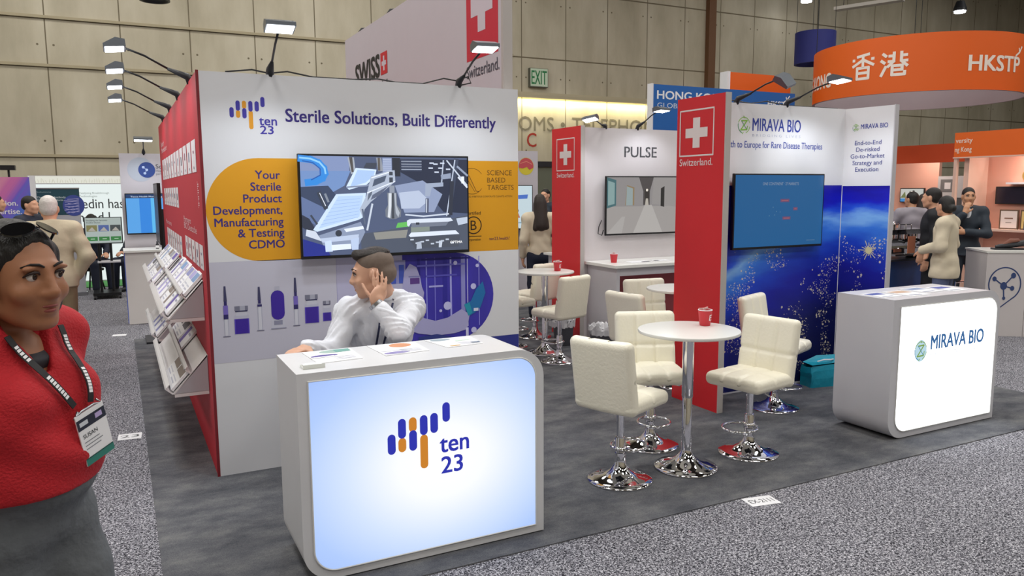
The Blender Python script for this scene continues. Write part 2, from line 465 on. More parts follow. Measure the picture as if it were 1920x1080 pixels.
# hall lamps that show at the top right
for i, (x, y, z, lb) in enumerate([(17.3, 16, 6.78, 'small bright hall lamp above the blue hanging drum'), (20.98, 14, 6.45, 'small bright hall lamp above the orange ring with characters')]):
    t = thing('hall_lamp', lb, 'lamp', (x, y, z))
    build('housing', lathe(B(), [(0, .3), (.1, .3), (.16, .12), (.17, .04), (.15, .04), (0, .06)], (x, y, z)), DARK, t)
    build('lens', lathe(B(), [(0, .0), (.14, .0), (.14, .05), (0, .05)], (x, y, z)), glow('#ffffff', 30), t)
    build('cable', tube(B(), [(x, y, z+.3), (x, y, 8.98)], .012, 6), BLACK, t)
t = thing('strip_light', 'unlit white strip light hanging under the dark roof', 'lamp', (16.9, 13.7, 6.2))
M = Matrix.Translation((16.95, 13.7, 6.2)) @ Matrix.Rotation(math.atan2(-1.4, .57), 4, 'Z')
build('housing', box(B(), -.8, .8, -.13, .13, -.03, .05, M), mat('strip_white', '#b9b4ac', .5), t)
b = B()
for s_ in (-.6, .6): tube(b, [M @ Vector((s_, 0, .05)), M @ Vector((s_, 0, 2.78))], .008, 6)
build('cable', b, BLACK, t)

# ================================================================== BOOTH CARPET
tag(build('booth_carpet', box(B(), .08, 6.6, 3.06, 9.8, 0, .006), BOOTHC), 'dark plain grey carpet under the booths and bar stools', 'carpet')

# ================================================================== TEN23 WALL
Y0 = 4.749; X0, X1, HT = .445, 2.467, 2.37
t = thing('display_wall', 'white booth wall with yellow band and Sterile Solutions headline', 'wall', (1.45, 4.8, 0))
build('panel', box(B(), X0+.005, X1, Y0, Y0+.07, .006, HT), mat('fabric_white', '#dcdde2', .6, noise=.8, amt=.03), t)
PUR = '#33267a'; LOGB = '#3a32a0'; ORN = '#e0991c'
def ten23(p, x, z, s, blue, orange, L=2, txt=True):
    """logo bars; s = metres per unit, bars .035 pitch"""
    W = .0235*s; q = .035*s
    def bb(i, a, c, m): p.bar(x+i*q, z+a*s, z+c*s, W, m, L)
    bb(0, .063, .121, blue); bb(1, .062, .105, orange); bb(1, .102, .160, blue); bb(2, .115, .160, orange); bb(2, .060, .118, blue)
    bb(3, .0, .105, orange); bb(3, .100, .160, blue); bb(4, .102, .160, blue)
    bb(4.95, .128, .186, blue)
p = front(Y0)
ten23(p, .619, 2.055, 1.0, LOGB, ORN)
p.text('ten', .769, 2.08, LOGB, w=.1, cap=.052, bold=.02, L=2); p.text('23', .773, 2.03, LOGB, w=.075, cap=.052*.88, bold=.02, L=2)
p.build('bar_logo', t)
p = front(Y0); p.text('Sterile Solutions, Built Differently', .921, 2.105, PUR, w=1.377, cap=.074, bold=.022, L=2); p.build('headline_lettering', t)
YEL = mat('yellow_print', '#dd9c18', .55, noise=1.2, amt=.05)
p = front(Y0)
pts = []
cy, rr = 1.588, .302
cx0 = .452+rr
for k in range(33):
    a = PI/2 + PI*k/32; pts.append((cx0+rr*math.cos(a), cy+rr*math.sin(a)))
p.poly(pts + [(X1-.001, cy-rr), (X1-.001, cy+rr)], YEL, 1)
for s_, x, z in [('Your', .873, 1.770), ('Sterile', .876, 1.701), ('Product', .878, 1.632), ('Development,', .878, 1.564), ('Manufacturing', .882, 1.495), ('& Testing', .884, 1.430), ('CDMO', .884, 1.362)]:
    p.text(s_, x, z, PUR, cap=.047, align='r', bold=.02, L=2)
BR = '#5b3a10'
p.ring(2.12, 1.755, .085, .003, BR, 35, 325, L=2); p.line([(2.06, 1.72), (2.085, 1.79), (2.10, 1.79), (2.15, 1.69), (2.17, 1.685)], .004, BR, 2)
p.line([(2.085, 1.77), (2.14, 1.685)], .003, BR, 2)
for i, s_ in enumerate(('SCIENCE', 'BASED', 'TARGETS')): p.text(s_, 2.232, 1.795-.049*i, BR, cap=.033, L=2)
p.text('DRIVING AMBITIOUS CORPORATE CLIMATE ACTION', 2.05, 1.647, BR, w=.37, cap=.012, L=2)
p.text('Certified', 2.066, 1.533, '#33210c', w=.115, cap=.022, bold=.006, L=2); p.ring(2.128, 1.462, .056, .007, '#33210c', L=2)
p.text('B', 2.128, 1.43, '#33210c', cap=.064, align='c', L=2); p.rect(2.07, 1.386, 2.185, 1.391, '#33210c', 2); p.text('Corporation', 2.07, 1.358, '#33210c', w=.11, cap=.016, bold=.008, L=2)
p.text('ten23.health?', 2.243, 1.358, '#5a1e4a', w=.155, cap=.02, bold=.008, L=2)
p.build('yellow_band', t)
# picture strip: vials and the purple clean-room picture
p = front(Y0)
p.rect(X0+.006, .692, 1.19, 1.29, mat('vial_backdrop', '#c3c2d2', .6, noise=1.0, amt=.05), 1)
VI, VD, VG = '#3a1f9a', '#2b2466', '#9a98ac'
def syringe(x, z0, h, full=True):
    w_ = .026
    p.rect(x-w_/2, z0, x+w_/2, z0+h*.62, '#aeb0c4', 2); p.rect(x-w_/2+.004, z0+.005, x+w_/2-.004, z0+h*.6, '#cfd0dc', 3)
    p.rect(x-w_/2-.008, z0-.002, x+w_/2+.008, z0+.003, '#6f6f88', 3)
    if full: p.rect(x-w_/2, z0+h*.38, x+w_/2, z0+h*.62, '#7565bd', 4)
    p.rect(x-w_/2, z0+h*(.35 if full else .55), x+w_/2, z0+h*(.44 if full else .6), VD, 5)
    p.rect(x-w_*.3, z0+h*.62, x+w_*.3, z0+h*.7, VD, 4); p.poly([(x-w_*.35, z0+h*.7), (x+w_*.35, z0+h*.7), (x+w_*.2, z0+h), (x-w_*.2, z0+h)], '#3c3d62', 4)
def vial(x, z0, w_, h, fill, cap_c='#77788c'):
    p.rect(x-w_/2, z0, x+w_/2, z0+h*.68, '#b9bacd', 2); p.rect(x-w_*.36, z0+h*.66, x+w_*.36, z0+h*.8, '#c6c7d6', 2)
    p.rect(x-w_/2, z0+.004, x+w_/2, z0+h*fill, VI, 3); p.rect(x-w_/2, z0+.004, x-w_/2+.006, z0+h*fill, '#5440b8', 4); p.rect(x+w_/2-.006, z0+.004, x+w_/2, z0+h*fill, '#5440b8', 4)
    p.rect(x-w_*.42, z0+h*.8, x+w_*.42, z0+h*.84, '#33345a', 4); p.rect(x-w_*.46, z0+h*.84, x+w_*.46, z0+h, cap_c, 3); p.rect(x-w_*.1, z0+h*.84, x+w_*.25, z0+h, '#a8a9ba', 4)
def wx(px): return .461 + (px-400)*.00323     # print layout, metres along the wall
syringe(.530, .848, .30); vial(.617, .855, .083, .17, .55); syringe(.722, .868, .265, False)
p.bar(.828, .925, 1.105, .078, VI, 3); p.rect(.789, .872, .867, .93, '#c3c4d4', 2); p.rect(.802, .895, .852, .922, '#8d8ea6', 3); p.rect(.812, 1.105, .842, 1.13, '#b5b6c8', 3); p.rect(.783, .87, .873, .876, '#8f90a8', 4)
syringe(.935, .880, .295); vial(1.030, .885, .085, .18, .58); vial(1.123, .890, .052, .13, .44)
# clean room picture with rounded right end
pts = [(1.19, .692)]; cxr, czr, rz_ = 1.975, .988, .296
pts = [(1.19, .692), (cxr, .692)] + [(cxr+rz_*math.cos(a), czr+rz_*math.sin(a)) for a in np.linspace(-PI/2, PI/2, 25)][1:] + [(1.19, 1.284)]
p.poly(pts, mat('clean_room_print', '#3a31a8', .55, noise=5, amt=.25, stretch=(3, 1, .6)), 1)
p.rect(1.191, .693, 1.62, 1.283, '#b6b4d2', 2); p.rect(1.191, .9, 1.32, .925, VD, 3)
for z in (.72, .76, .8, .84, .87): p.rect(1.193, z, 1.215, z+.022, '#4a44a0', 3)
p.rect(1.53, 1.1, 1.64, 1.25, '#8f90c4', 3); p.rect(1.54, 1.1, 1.575, 1.2, '#3f55b8', 4); p.rect(1.595, 1.1, 1.63, 1.22, '#3f55b8', 4)
for x, w_, c in [(1.78, .008, '#8b8ce0'), (1.84, .006, '#7b78d8'), (1.95, .012, '#a9a9ea'), (2.03, .03, '#8a8bcb'), (2.075, .006, '#c0c0ea'), (1.72, .02, '#26208a'), (2.16, .006, '#8d8be0'), (1.9, .03, '#2a2496')]: p.rect(x, .78, x+w_, 1.255, c, 3)
for z, x0, x1, c in [(1.2, 1.72, 2.06, '#6c6ad0'), (1.13, 1.78, 2.0, '#5753c0'), (1.06, 1.8, 1.9, '#a4a4e2'), (1.24, 1.75, 2.1, '#211c80')]: p.rect(x0, z, x1, z+.012, c, 4)
for x, z, r in [(1.93, .93, .028), (1.88, .9, .01), (2.15, 1.19, .012), (1.99, 1.215, .014), (2.12, 1.05, .02)]: p.disc(x, z, r, '#c3c3ee', 4)
p.poly([(1.62, .8), (1.6, .95), (1.63, 1.17), (1.67, 1.225), (1.715, 1.2), (1.74, 1.13), (1.75, 1.07), (1.765, 1.03), (1.745, .9), (1.76, .86), (1.84, .835), (1.93, .85), (2.03, .9), (2.09, .86), (2.07, .76), (1.98, .74), (1.85, .735), (1.72, .76)], '#aaa8d4', 5)
p.rect(1.67, 1.09, 1.735, 1.13, '#5a3a86', 6); p.rect(1.66, 1.135, 1.74, 1.143, '#7f80b8', 6)
p.poly([(2.05, .93), (2.1, .95), (2.14, 1.03), (2.19, 1.08), (2.21, 1.0), (2.17, .9), (2.13, .87), (2.09, .85)], '#1a6fae', 6); p.poly([(2.05, .93), (2.09, .94), (2.11, .87), (2.08, .85)], '#1f96b0', 7)
p.rect(2.12, .88, 2.155, .9, '#d3d8ee', 7); p.poly([(1.72, .7), (1.72, .735), (1.85, .745), (1.95, .72), (1.97, .7)], '#2d3a86', 6)
p.rect(2.06, .71, 2.08, .77, '#d3d3f2', 6); p.disc(2.12, .75, .02, '#c8c8f0', 6)
p.build('picture_strip', t)
p = front(Y0); p.rect(1.9, .02, X1-.001, .69, mat('navy_print', '#2b348c', .55), 1); p.build('navy_base_print', t)

# red side wall, nothing but company plates and lettering
t = thing('red_side_wall', 'tall red booth side wall with rows of white company plates', 'wall', (.45, 7, 0))
build('panel', box(B(), .44, .5, Y0+.005, 9.07, .006, HT), REDF, t)
build('corner_profile', box(B(), .436, .452, Y0-.002, Y0+.012, .006, HT+.004), mat('dark_red_edge', '#7c1c26', .5), t)
def plates(n, y0, y1, zb, zt, t=t):
    st = (y1-y0)/n
    for i in range(n):
        pl = side(.4395, .0012); a, b_ = y0+st*(i+.08), y0+st*(i+.9)
        pl.poly([(-b_, zb), (-a, zb), (-a, zt), (-b_, zt)], '#efe7ea', 1)
        c = random.choice(['#8d8fa8', '#4a4c66', '#a05070', '#5a78a8', '#777'*2 if 0 else '#777777'])
        m_ = (a+b_)/2; pl.rect(-m_-.03, zb+(zt-zb)*random.uniform(.35, .6), -m_+.03, zb+(zt-zb)*random.uniform(.62, .75), c, 2)
        pl.rect(-m_-.02, zb+.02, -m_+.015, zb+.035, '#666a80', 2)
        pl.build('name_plate', t)
plates(11, 5.0, 8.72, 1.815, 2.01); plates(7, 6.66, 8.68, 1.57, 1.73); plates(7, 6.56, 8.55, 1.18, 1.345); plates(5, 4.88, 6.24, 1.228, 1.378)
p = side(.4395, .0012)
p.text('Members', -8.72, 2.08, '#f0c8cc', w=.9, cap=.05); p.text('Booth', -8.72, 2.14, '#f0c8cc', w=.5, cap=.05)
p.text('Partners', -8.62, 1.385, '#f0c8cc', w=.85, cap=.04); p.text('BIO Deutsche', -6.25, 1.43, '#f0c8cc', w=1.0, cap=.045); p.text('Partners', -6.25, 1.48, '#f0c8cc', w=.6, cap=.04)
for i in range(13): p.rect(-5.03, 1.60+i*.0125, -4.96-.05*(i % 3 == 0), 1.607+i*.0125, '#f0c8cc')
p.build('lettering', t)

# swiss tower behind
t = thing('banner_tower', 'tall pale banner wall with red flag and Switzerland lettering rising behind', 'banner', (2.44, 6.9, 0))
build('panel', box(B(), 2.42, 2.463, 4.86, 8.9, .006, 3.38), mat('banner_lilac_white', '#cfc9d2', .6), t)
build('edge_trim', box(B(), 2.40, 2.47, 4.83, 4.862, .006, 3.38), EDGE, t)
p = side(2.42, .0012)
p.rect(-5.485, 2.65, -4.945, 3.379, '#d01a3a', 1); wc = '#d9d0dc'
cross(p, -5.215, 3.02, .185, .065, wc, 2)
p.text('Switzerland.', -5.49, 2.528, '#51505e', w=.56, cap=.085, bold=.004, L=2)
p.text('SWISS', -8.5, 2.83, '#171418', w=.86, cap=.21, bold=.045, L=2); p.rect(-7.6, 2.83, -7.39, 3.04, '#d01a2a', 2); cross(p, -7.495, 2.935, .07, .021, wc, 3)
p.text('PAVILION', -8.5, 2.6, '#171418', w=1.1, cap=.17, bold=.03, L=2)
p.build('lettering', t)

# ================================================================== SCREENS
def tv(name, label, x0, x1, z0, z1, y, face, depth=.035, bez=.012, pic=None, tilt=0):
    y0_ = y; y = y-.03
    t = thing(name, label, 'television', ((x0+x1)/2, y, z0))
    b = box(B(), x0, x1, y-depth, y-.008, z0, z1, bev=.004); build('casing', b, BLACK, t)
    build('wall_bracket', box(B(), (x0+x1)/2-.15, (x0+x1)/2+.15, y-.009, y0_-.004, (z0+z1)/2-.1, (z0+z1)/2+.1), DARK, t)
    p = Print((x0+bez, y-depth, z0+bez*1.6), (1, 0, 0), (0, 0, 1)); p.W = x1-x0-2*bez; p.H = z1-z0-bez*2.6
    pic(p); p.build('screen', t); return t
def machine(p):
    E = lambda c, s=1.15: glow(c, s)
    def q(pts, c, L): p.poly([((x-85)/1620*p.W, (1-(y-50)/945)*p.H) for x, y in pts], E(c), L)
    def r(x0, y0, x1, y1, c, L): q([(x0, y1), (x1, y1), (x1, y0), (x0, y0)], c, L)
    def ln(pts, wd, c, L): p.line([((x-85)/1620*p.W, (1-(y-50)/945)*p.H) for x, y in pts], wd/1620*p.W, E(c), L)
    r(85, 50, 1705, 995, '#4c5876', 1)
    q([(85, 50), (530, 50), (530, 190), (85, 190)], '#7f8fb8', 2); q([(85, 190), (540, 190), (480, 330), (320, 420), (85, 400)], '#6f8dc0', 2); q([(85, 340), (330, 330), (400, 420), (300, 600), (85, 600)], '#36435f', 2)
    q([(85, 430), (330, 560), (200, 700), (85, 620)], '#5f719a', 3)
    q([(1020, 70), (1705, 70), (1705, 620), (1450, 600), (1200, 300), (1020, 200)], '#232b42', 2)
    q([(960, 330), (1240, 280), (1440, 420), (1350, 600), (1050, 600)], '#8b98b8', 3); q([(1000, 400), (1200, 380), (1300, 480), (1200, 560), (1020, 560)], '#b4c0d8', 4)
    q([(620, 800), (1100, 740), (1705, 640), (1705, 995), (620, 995)], '#4a5263', 2); q([(740, 790), (1080, 770), (1060, 850), (760, 860)], '#8a8a86', 3); q([(980, 700), (1090, 690), (1090, 740), (960, 750)], '#62b85a', 4)
    for i in range(9): ln([(1030, 80+i*13), (1230, 80+i*13)], 5, '#b9c4d8' if i % 2 else '#4c566f', 4)
    r(940, 60, 1018, 240, '#262b38', 3); r(845, 60, 935, 200, '#8e9bbd', 3)
    for i in range(6): ln([(850, 80+i*20), (930, 80+i*20)], 4, '#c3cce2', 4)
    # blue hose
    ln([(85, 75), (180, 85), (250, 115), (295, 165), (305, 215), (280, 260), (220, 290), (140, 300)], 62, '#2f86d8', 5); ln([(85, 68), (180, 78), (258, 110), (303, 165), (310, 215)], 16, '#8cc8f8', 6); ln([(110, 98), (200, 115), (262, 170), (262, 230), (180, 275)], 10, '#1c56a8', 6)
    # uprights and far tray
    q([(515, 60), (575, 60), (590, 210), (545, 220)], '#9fa7b5', 4); q([(530, 60), (560, 60), (570, 200), (550, 200)], '#4d4a4a', 5); q([(785, 60), (835, 60), (850, 190), (800, 190)], '#8d939f', 4); r(800, 60, 822, 185, '#5a5552', 5)
    q([(690, 110), (790, 110), (780, 165), (660, 165)], '#3b4252', 4)
    q([(590, 160), (785, 175), (770, 240), (690, 320), (520, 370), (495, 340)], '#cfe2fa', 5); q([(605, 178), (770, 188), (755, 235), (680, 300), (530, 345)], '#a8c4ec', 6)
    ln([(500, 345), (690, 330), (760, 300)], 14, '#7f8ba6', 6)
    # near tray
    q([(400, 410), (680, 400), (640, 640), (600, 660), (215, 765), (180, 745)], '#c9ddf8', 7); q([(420, 430), (650, 425), (610, 630), (230, 735)], '#b3cdf2', 8)
    for i in range(7): ln([(400-i*25, 470+i*38), (620-i*4, 455+i*30)], 3, '#8ca8d8', 9)
    # arm
    q([(730, 240), (900, 185), (960, 180), (965, 290), (720, 490), (660, 560), (640, 640), (612, 560), (680, 430)], '#a9b4c8', 9); q([(760, 270), (880, 230), (860, 290), (740, 340)], '#4a566c', 10); q([(700, 410), (740, 380), (730, 420), (690, 480)], '#5c6678', 10); q([(740, 420), (900, 330), (800, 430), (720, 470)], '#59627a', 10)
    ln([(735, 255), (905, 200)], 10, '#e6edf8', 11); ln([(690, 400), (960, 290)], 9, '#e3eaf6', 11); r(905, 195, 940, 230, '#39414f', 11); r(905, 250, 940, 300, '#39414f', 11)
    ln([(735, 510), (680, 760)], 18, '#c3cddd', 10); ln([(640, 560), (660, 700)], 16, '#59657c', 10)
    # big silver cylinder
    r(905, 330, 955, 400, '#8a92a2', 9); q([(880, 400), (975, 400), (975, 520), (1015, 580), (1010, 640), (960, 660), (900, 660), (860, 635), (858, 570), (885, 520)], '#6f7683', 10)
    q([(895, 405), (925, 405), (920, 530), (905, 650), (880, 640), (890, 540)], '#d0d6de', 11); q([(950, 405), (965, 405), (970, 530), (1000, 600), (985, 645), (960, 600)], '#a8b0bc', 11); q([(925, 405), (945, 405), (945, 655), (920, 655)], '#3e444e', 11)
    # lower left carriage
    q([(230, 800), (620, 680), (660, 780), (600, 900), (280, 940)], '#8794b0', 8); q([(460, 745), (640, 720), (650, 750), (480, 775)], '#e0e8f6', 9); q([(240, 830), (600, 800), (590, 850), (260, 870)], '#b8c6e0', 9)
    p.disc((410-85)/1620*p.W, (1-(785-50)/945)*p.H, .02, E('#2f3645'), 10); q([(280, 860), (340, 850), (350, 960), (285, 960)], '#c6d8f4', 10); q([(340, 895), (520, 890), (525, 940), (340, 950)], '#dfe9fa', 11); q([(520, 850), (600, 830), (590, 950), (530, 950)], '#b7c8e6', 10)
    q([(85, 830), (280, 900), (330, 995), (85, 995)], '#1b2a86', 9); q([(85, 600), (150, 640), (200, 740), (180, 790), (85, 720)], '#2b3244', 5); q([(120, 740), (200, 760), (260, 860), (110, 800)], '#c9d2e2', 8)
    ln([(245, 400), (300, 540)], 40, '#343c4c', 8); ln([(250, 400), (300, 520)], 8, '#d4dbe8', 9); ln([(300, 410), (325, 480)], 20, '#7f8897', 8); ln([(165, 610), (215, 690)], 18, '#3a4252', 9)
    # right hand hardware
    ln([(1590, 75), (1500, 640)], 50, '#39435a', 6); ln([(1575, 75), (1480, 640)], 12, '#b9c4d8', 7); ln([(1540, 300), (1520, 620)], 44, '#2a3040', 7)
    ln([(1455, 80), (1430, 330)], 14, '#a9b4c8', 7); q([(1425, 225), (1530, 205), (1530, 260), (1430, 270)], '#8e9ab2', 8); q([(1265, 310), (1450, 300), (1450, 340), (1330, 350), (1310, 440), (1260, 440)], '#9aa6bd', 7)
    for x, y in [(1350, 110), (1400, 150), (1300, 150), (1360, 190), (1480, 160), (1420, 100), (1310, 100)]: r(x, y, x+45, y+14, '#c8d2e4', 8)
    ln([(1490, 80), (1700, 330)], 14, '#c3cddd', 8); ln([(1600, 140), (1705, 230)], 20, '#8f9bb2', 8); ln([(1610, 250), (1700, 350)], 18, '#d4dbe8', 8); r(1640, 240, 1670, 310, '#e6ecf6', 9)
    ln([(1280, 470), (1275, 600)], 34, '#49516a', 8); ln([(1275, 470), (1270, 600)], 10, '#c9d2e0', 9)
    ln([(1060, 620), (1240, 640), (1500, 620)], 14, '#c8d2e2', 8)
    q([(1070, 680), (1100, 665), (1520, 660), (1545, 690), (1500, 700), (1110, 705), (1090, 740), (1072, 730)], '#d3dcea', 9); q([(1110, 705), (1500, 700), (1470, 740), (1120, 750)], '#6e7688', 9); q([(1580, 670), (1700, 655), (1700, 720), (1600, 740)], '#b9c4d6', 9); r(1160, 700, 1195, 722, '#2d3340', 10)
    q([(1110, 740), (1300, 730), (1300, 790), (1110, 800)], '#7f8a84', 8)
    q([(1085, 830), (1110, 800), (1570, 790), (1610, 830), (1100, 845)], '#d8e1ee', 10); q([(1080, 850), (1620, 840), (1600, 960), (1150, 960)], '#454b58', 9)
    for i in range(9): r(1100+i*52, 865+(i*37) % 50, 1135+i*52, 880+(i*37) % 50, '#b8c2d2', 10)
    q([(1165, 900), (1210, 890), (1215, 965), (1160, 970)], '#a9b3c4', 11); q([(1395, 890), (1430, 900), (1420, 960), (1390, 960)], '#c0c9d8', 11)
    p.text('OPTIMA', (1640-85)/1620*p.W, (1-(925-50)/945)*p.H, E('#ffffff'), w=.085, align='r', bold=.01, L=13)
tv('television', 'large wall screen showing a silver filling machine, above the seated man', .967, 2.068, 1.288, 1.917, Y0, 'y', pic=machine)
def mirava_pic(p):
    E = lambda c, s=.5: glow(c, s)
    p.rect(0, 0, p.W, p.H, mat('blue_screen', '#155a90', .12, emit=.9), 1)
    p.rect(.3*p.W, p.H*.86, .3*p.W, p.H*.86, E('#9fb6d4'), 2) if 0 else None
    p.text('ONE CONTINENT · 27 MARKETS', p.W*.5, p.H*.86, E('#a9bdd8'), w=.40, cap=.022, align='c', L=2, bold=.005)
    for x, z, w_ in [(.5, .62, .1), (.65, .5, .05), (.53, .37, .09)]:
        p.rect(p.W*x, p.H*z, p.W*x+w_, p.H*z+.026, E('#8a5f8f'), 2); p.rect(p.W*x+.012, p.H*z+.009, p.W*x+w_-.012, p.H*z+.016, E('#d07a86'), 3)
    p.rect(p.W*.82, p.H*.06, p.W*.92, p.H*.064, E('#9fc0d8'), 2)
    for x, z in [(.42, .55), (.46, .49), (.5, .48), (.38, .43), (.44, .44)]: p.disc(p.W*x, p.H*z, .004, E('#7fb0d0'), 2)
tv('television', 'dark blue wall screen on the starry city-lights wall', 4.36, 5.366, 1.205, 1.815, 4.75, 'y', pic=mirava_pic)
def pulse_pic(p):
    E = lambda c, s=.62: glow(c, s)
    W, H = p.W, p.H
    def q(pts, c, L): p.poly([(a*W, b_*H) for a, b_ in pts], E(c), L)
    q([(0, 0), (1, 0), (1, .5), (0, .5)], '#bdb7b4', 1); q([(0, .48), (1, .48), (1, 1), (0, 1)], '#a9a4a4', 1)
    q([(.35, 0), (.75, 0), (.6, .5), (.5, .5)], '#d3ceca', 2); q([(0, .45), (.12, .5), (.12, .95), (0, 1)], '#4f7d84', 2); q([(.015, .5), (.1, .53), (.1, .9), (.015, .94)], '#9fc0c0', 3)
    q([(.24, .5), (.36, .5), (.36, .82), (.26, .86)], '#a88f6a', 2); q([(.25, .5), (.34, .5), (.34, .8), (.26, .84)], '#aebfc0', 3)
    q([(.42, 1), (.62, 1), (.57, .75), (.57, .5), (.48, .5), (.48, .75)], '#5b5556', 2); q([(.5, .5), (.56, .5), (.56, .78), (.5, .78)], '#3c3634', 3); q([(.505, .5), (.555, .5), (.545, .62), (.515, .62)], '#d8d0c4', 4); p.disc(.53*W, .77*H, .016, E('#efe6da', .9), 4)
    q([(.72, .48), (.77, .46), (.77, .84), (.72, .8)], '#2c2a2a', 3); q([(.62, 1), (1, 1), (1, .45), (.6, .52)], '#b2adab', 2)
    q([(0, 0), (.2, 0), (.24, .3), (.2, .3)], '#cbc6c3', 2)
tv('television', 'grey wall screen showing an empty corridor on the mauve-grey wall', 4.86, 5.92, 1.178, 1.84, 7.3, 'y', pic=pulse_pic)

# ================================================================== MIRAVA WALLS
MUR, nt, bs, ns, lk = nodes_mat('earth_city_lights_print')
tc = ns.new('ShaderNodeTexCoord'); sp = ns.new('ShaderNodeSeparateXYZ'); lk.new(tc.outputs['Object'], sp.inputs[0])
u = math_(nt, 'ADD', sp.outputs[0], math_(nt, 'SUBTRACT', 4.75, sp.outputs[1])); z = sp.outputs[2]
cmb = ns.new('ShaderNodeCombineXYZ'); lk.new(u, cmb.inputs[0]); lk.new(z, cmb.inputs[1])
du = math_(nt, 'SUBTRACT', u, 5.72); dz = math_(nt, 'ADD', z, .8)
dist = math_(nt, 'SQRT', math_(nt, 'ADD', math_(nt, 'POWER', du, 2), math_(nt, 'POWER', dz, 2)))
nz = ns.new('ShaderNodeTexNoise'); nz.inputs['Scale'].default_value = 2.2; nz.inputs['Detail'].default_value = 7
mp = ns.new('ShaderNodeMapping'); mp.inputs['Scale'].default_value = (1, 3.2, 1); mp.inputs['Rotation'].default_value = (0, 0, .25); lk.new(cmb.outputs[0], mp.inputs[0]); lk.new(mp.outputs[0], nz.inputs['Vector'])
dn = math_(nt, 'ADD', dist, math_(nt, 'MULTIPLY', math_(nt, 'SUBTRACT', nz.outputs[0], .5), .3))
dn = math_(nt, 'DIVIDE', dn, 2.6)
col = ramp(nt, dn, [(.3, '#0c1238'), (.55, '#121a5e'), (.7, '#1a22a8'), (.77, '#2048d0'), (.83, '#3f84f0'), (.862, '#86c0ff'), (.89, '#2c5fe8'), (.92, '#1c22cc'), (.97, '#1a159a')])
n3 = ns.new('ShaderNodeTexNoise'); n3.inputs['Scale'].default_value = 3.2; n3.inputs['Detail'].default_value = 4; lk.new(cmb.outputs[0], n3.inputs['Vector'])
tot = None
for sc_, th, lo_ in ((24, .12, .53), (55, .15, .55), (11, .06, .5)):
    v = ns.new('ShaderNodeTexVoronoi'); v.voronoi_dimensions = '2D'; v.inputs['Scale'].default_value = sc_; lk.new(cmb.outputs[0], v.inputs['Vector'])
    sz = ns.new('ShaderNodeSeparateColor'); lk.new(v.outputs['Color'], sz.inputs[0])
    s_ = math_(nt, 'LESS_THAN', v.outputs['Distance'], math_(nt, 'MULTIPLY', math_(nt, 'POWER', sz.outputs[0], 1.5), th*2))
    msk = math_(nt, 'MULTIPLY', math_(nt, 'GREATER_THAN', n3.outputs[0], lo_), math_(nt, 'LESS_THAN', z, 1.28))
    s_ = math_(nt, 'MULTIPLY', s_, msk); tot = s_ if tot is None else math_(nt, 'MAXIMUM', tot, s_)
mx = ns.new('ShaderNodeMix'); mx.data_type = 'RGBA'; lk.new(math_(nt, 'MULTIPLY', tot, .8), mx.inputs['Factor']); lk.new(col, mx.inputs['A']); mx.inputs['B'].default_value = lin('#f0e6c8')
lk.new(mx.outputs['Result'], bs.inputs['Base Color']); bs.inputs['Roughness'].default_value = .35
BL = '#2c3f9e'
t = thing('display_wall', 'white back wall with starry blue lower half and the Rare Disease Therapies line', 'wall', (4.8, 4.8, 0))
build('panel', box(B(), 3.99, 5.70, 4.75, 4.82, .006, 2.37), WHITE, t)
p = front(4.75); p.rect(4.0, .02, 5.655, 1.72, MUR, 1); p.build('city_lights_print', t)
p = front(4.75)
GR = '#8fc64a'
def dna(p, x, z, s, g, b_=None, L=2):
    p.ring(x, z, s, s*.09, g, 20, 160, L, ry=s); p.ring(x, z, s, s*.09, b_ or g, 170, 250, L); p.ring(x, z, s, s*.09, g, 290, 350, L)
    p.line([(x-s*.45, z+s*.55), (x+s*.5, z+s*.6), (x-s*.55, z-s*.6), (x+s*.5, z-s*.55)], s*.16, g, L); p.line([(x-s*.45, z+s*.55), (x+s*.45, z-s*.5)], s*.08, b_ or g, L); p.line([(x+s*.5, z-s*.55), (x+s*.6, z-s*.1)], s*.12, g, L)
    p.line([(x-s*.1, z+s*1.15), (x+s*.1, z+s*.9)], s*.1, g, L); p.line([(x-s*.3, z-s*1.1), (x-s*.1, z-s*.9)], s*.1, g, L)
dna(p, 4.503, 2.198, .062, GR, '#3f9a6a')
p.text('MIRAVA BIO', 4.594, 2.158, BL, w=.535, cap=.098, bold=.012, L=2); p.text('B R I D G I N G   L I V E S', 4.594, 2.112, '#b9bfd2', w=.535, cap=.02, L=2)
p.text('Path to Europe for Rare Disease Therapies', 5.39, 2.022, '#3a4fa8', w=1.075, cap=.052, bold=.006, align='r', L=2)
p.build('lettering', t)
t = thing('side_panel', 'narrow white and blue side panel reading End-to-End De-risked', 'wall', (5.72, 4.55, 0))
a = math.atan2(.07, -.42)
M = Matrix(((.164, .986, 0, 5.66), (-.986, .164, 0, 4.75), (0, 0, 1, 0), (0, 0, 0, 1)))    # local x runs toward the aisle, local y to the right
b = box(B(), 0, .43, 0, .055, .006, 2.37, M); build('panel', b, WHITE, t)
build('edge_trim', box(B(), .428, .436, -.002, .06, .006, 2.375, M), GREYP, t)
p = Print((5.66, 4.75, 0), (.164, -.986, 0), (0, 0, 1), .0008); p.rect(0.004, .02, .424, 1.712, MUR, 1)
p.disc(.27, 1.165, .03, '#d8d29a', 2)
for k in range(16): q = k*PI/8; l = .045+.02*(k % 3); p.line([(.27, 1.165), (.27+l*math.cos(q), 1.165+l*math.sin(q))], .006, '#e6dfae', 2)
p.build('city_lights_print', t)
p = Print((5.66, 4.75, 0), (.164, -.986, 0), (0, 0, 1), .0008)
dna(p, .10, 2.205, .028, GR, '#3f7a8a'); p.text('MIRAVA BIO', .145, 2.193, BL, w=.235, cap=.038, bold=.012, L=2)
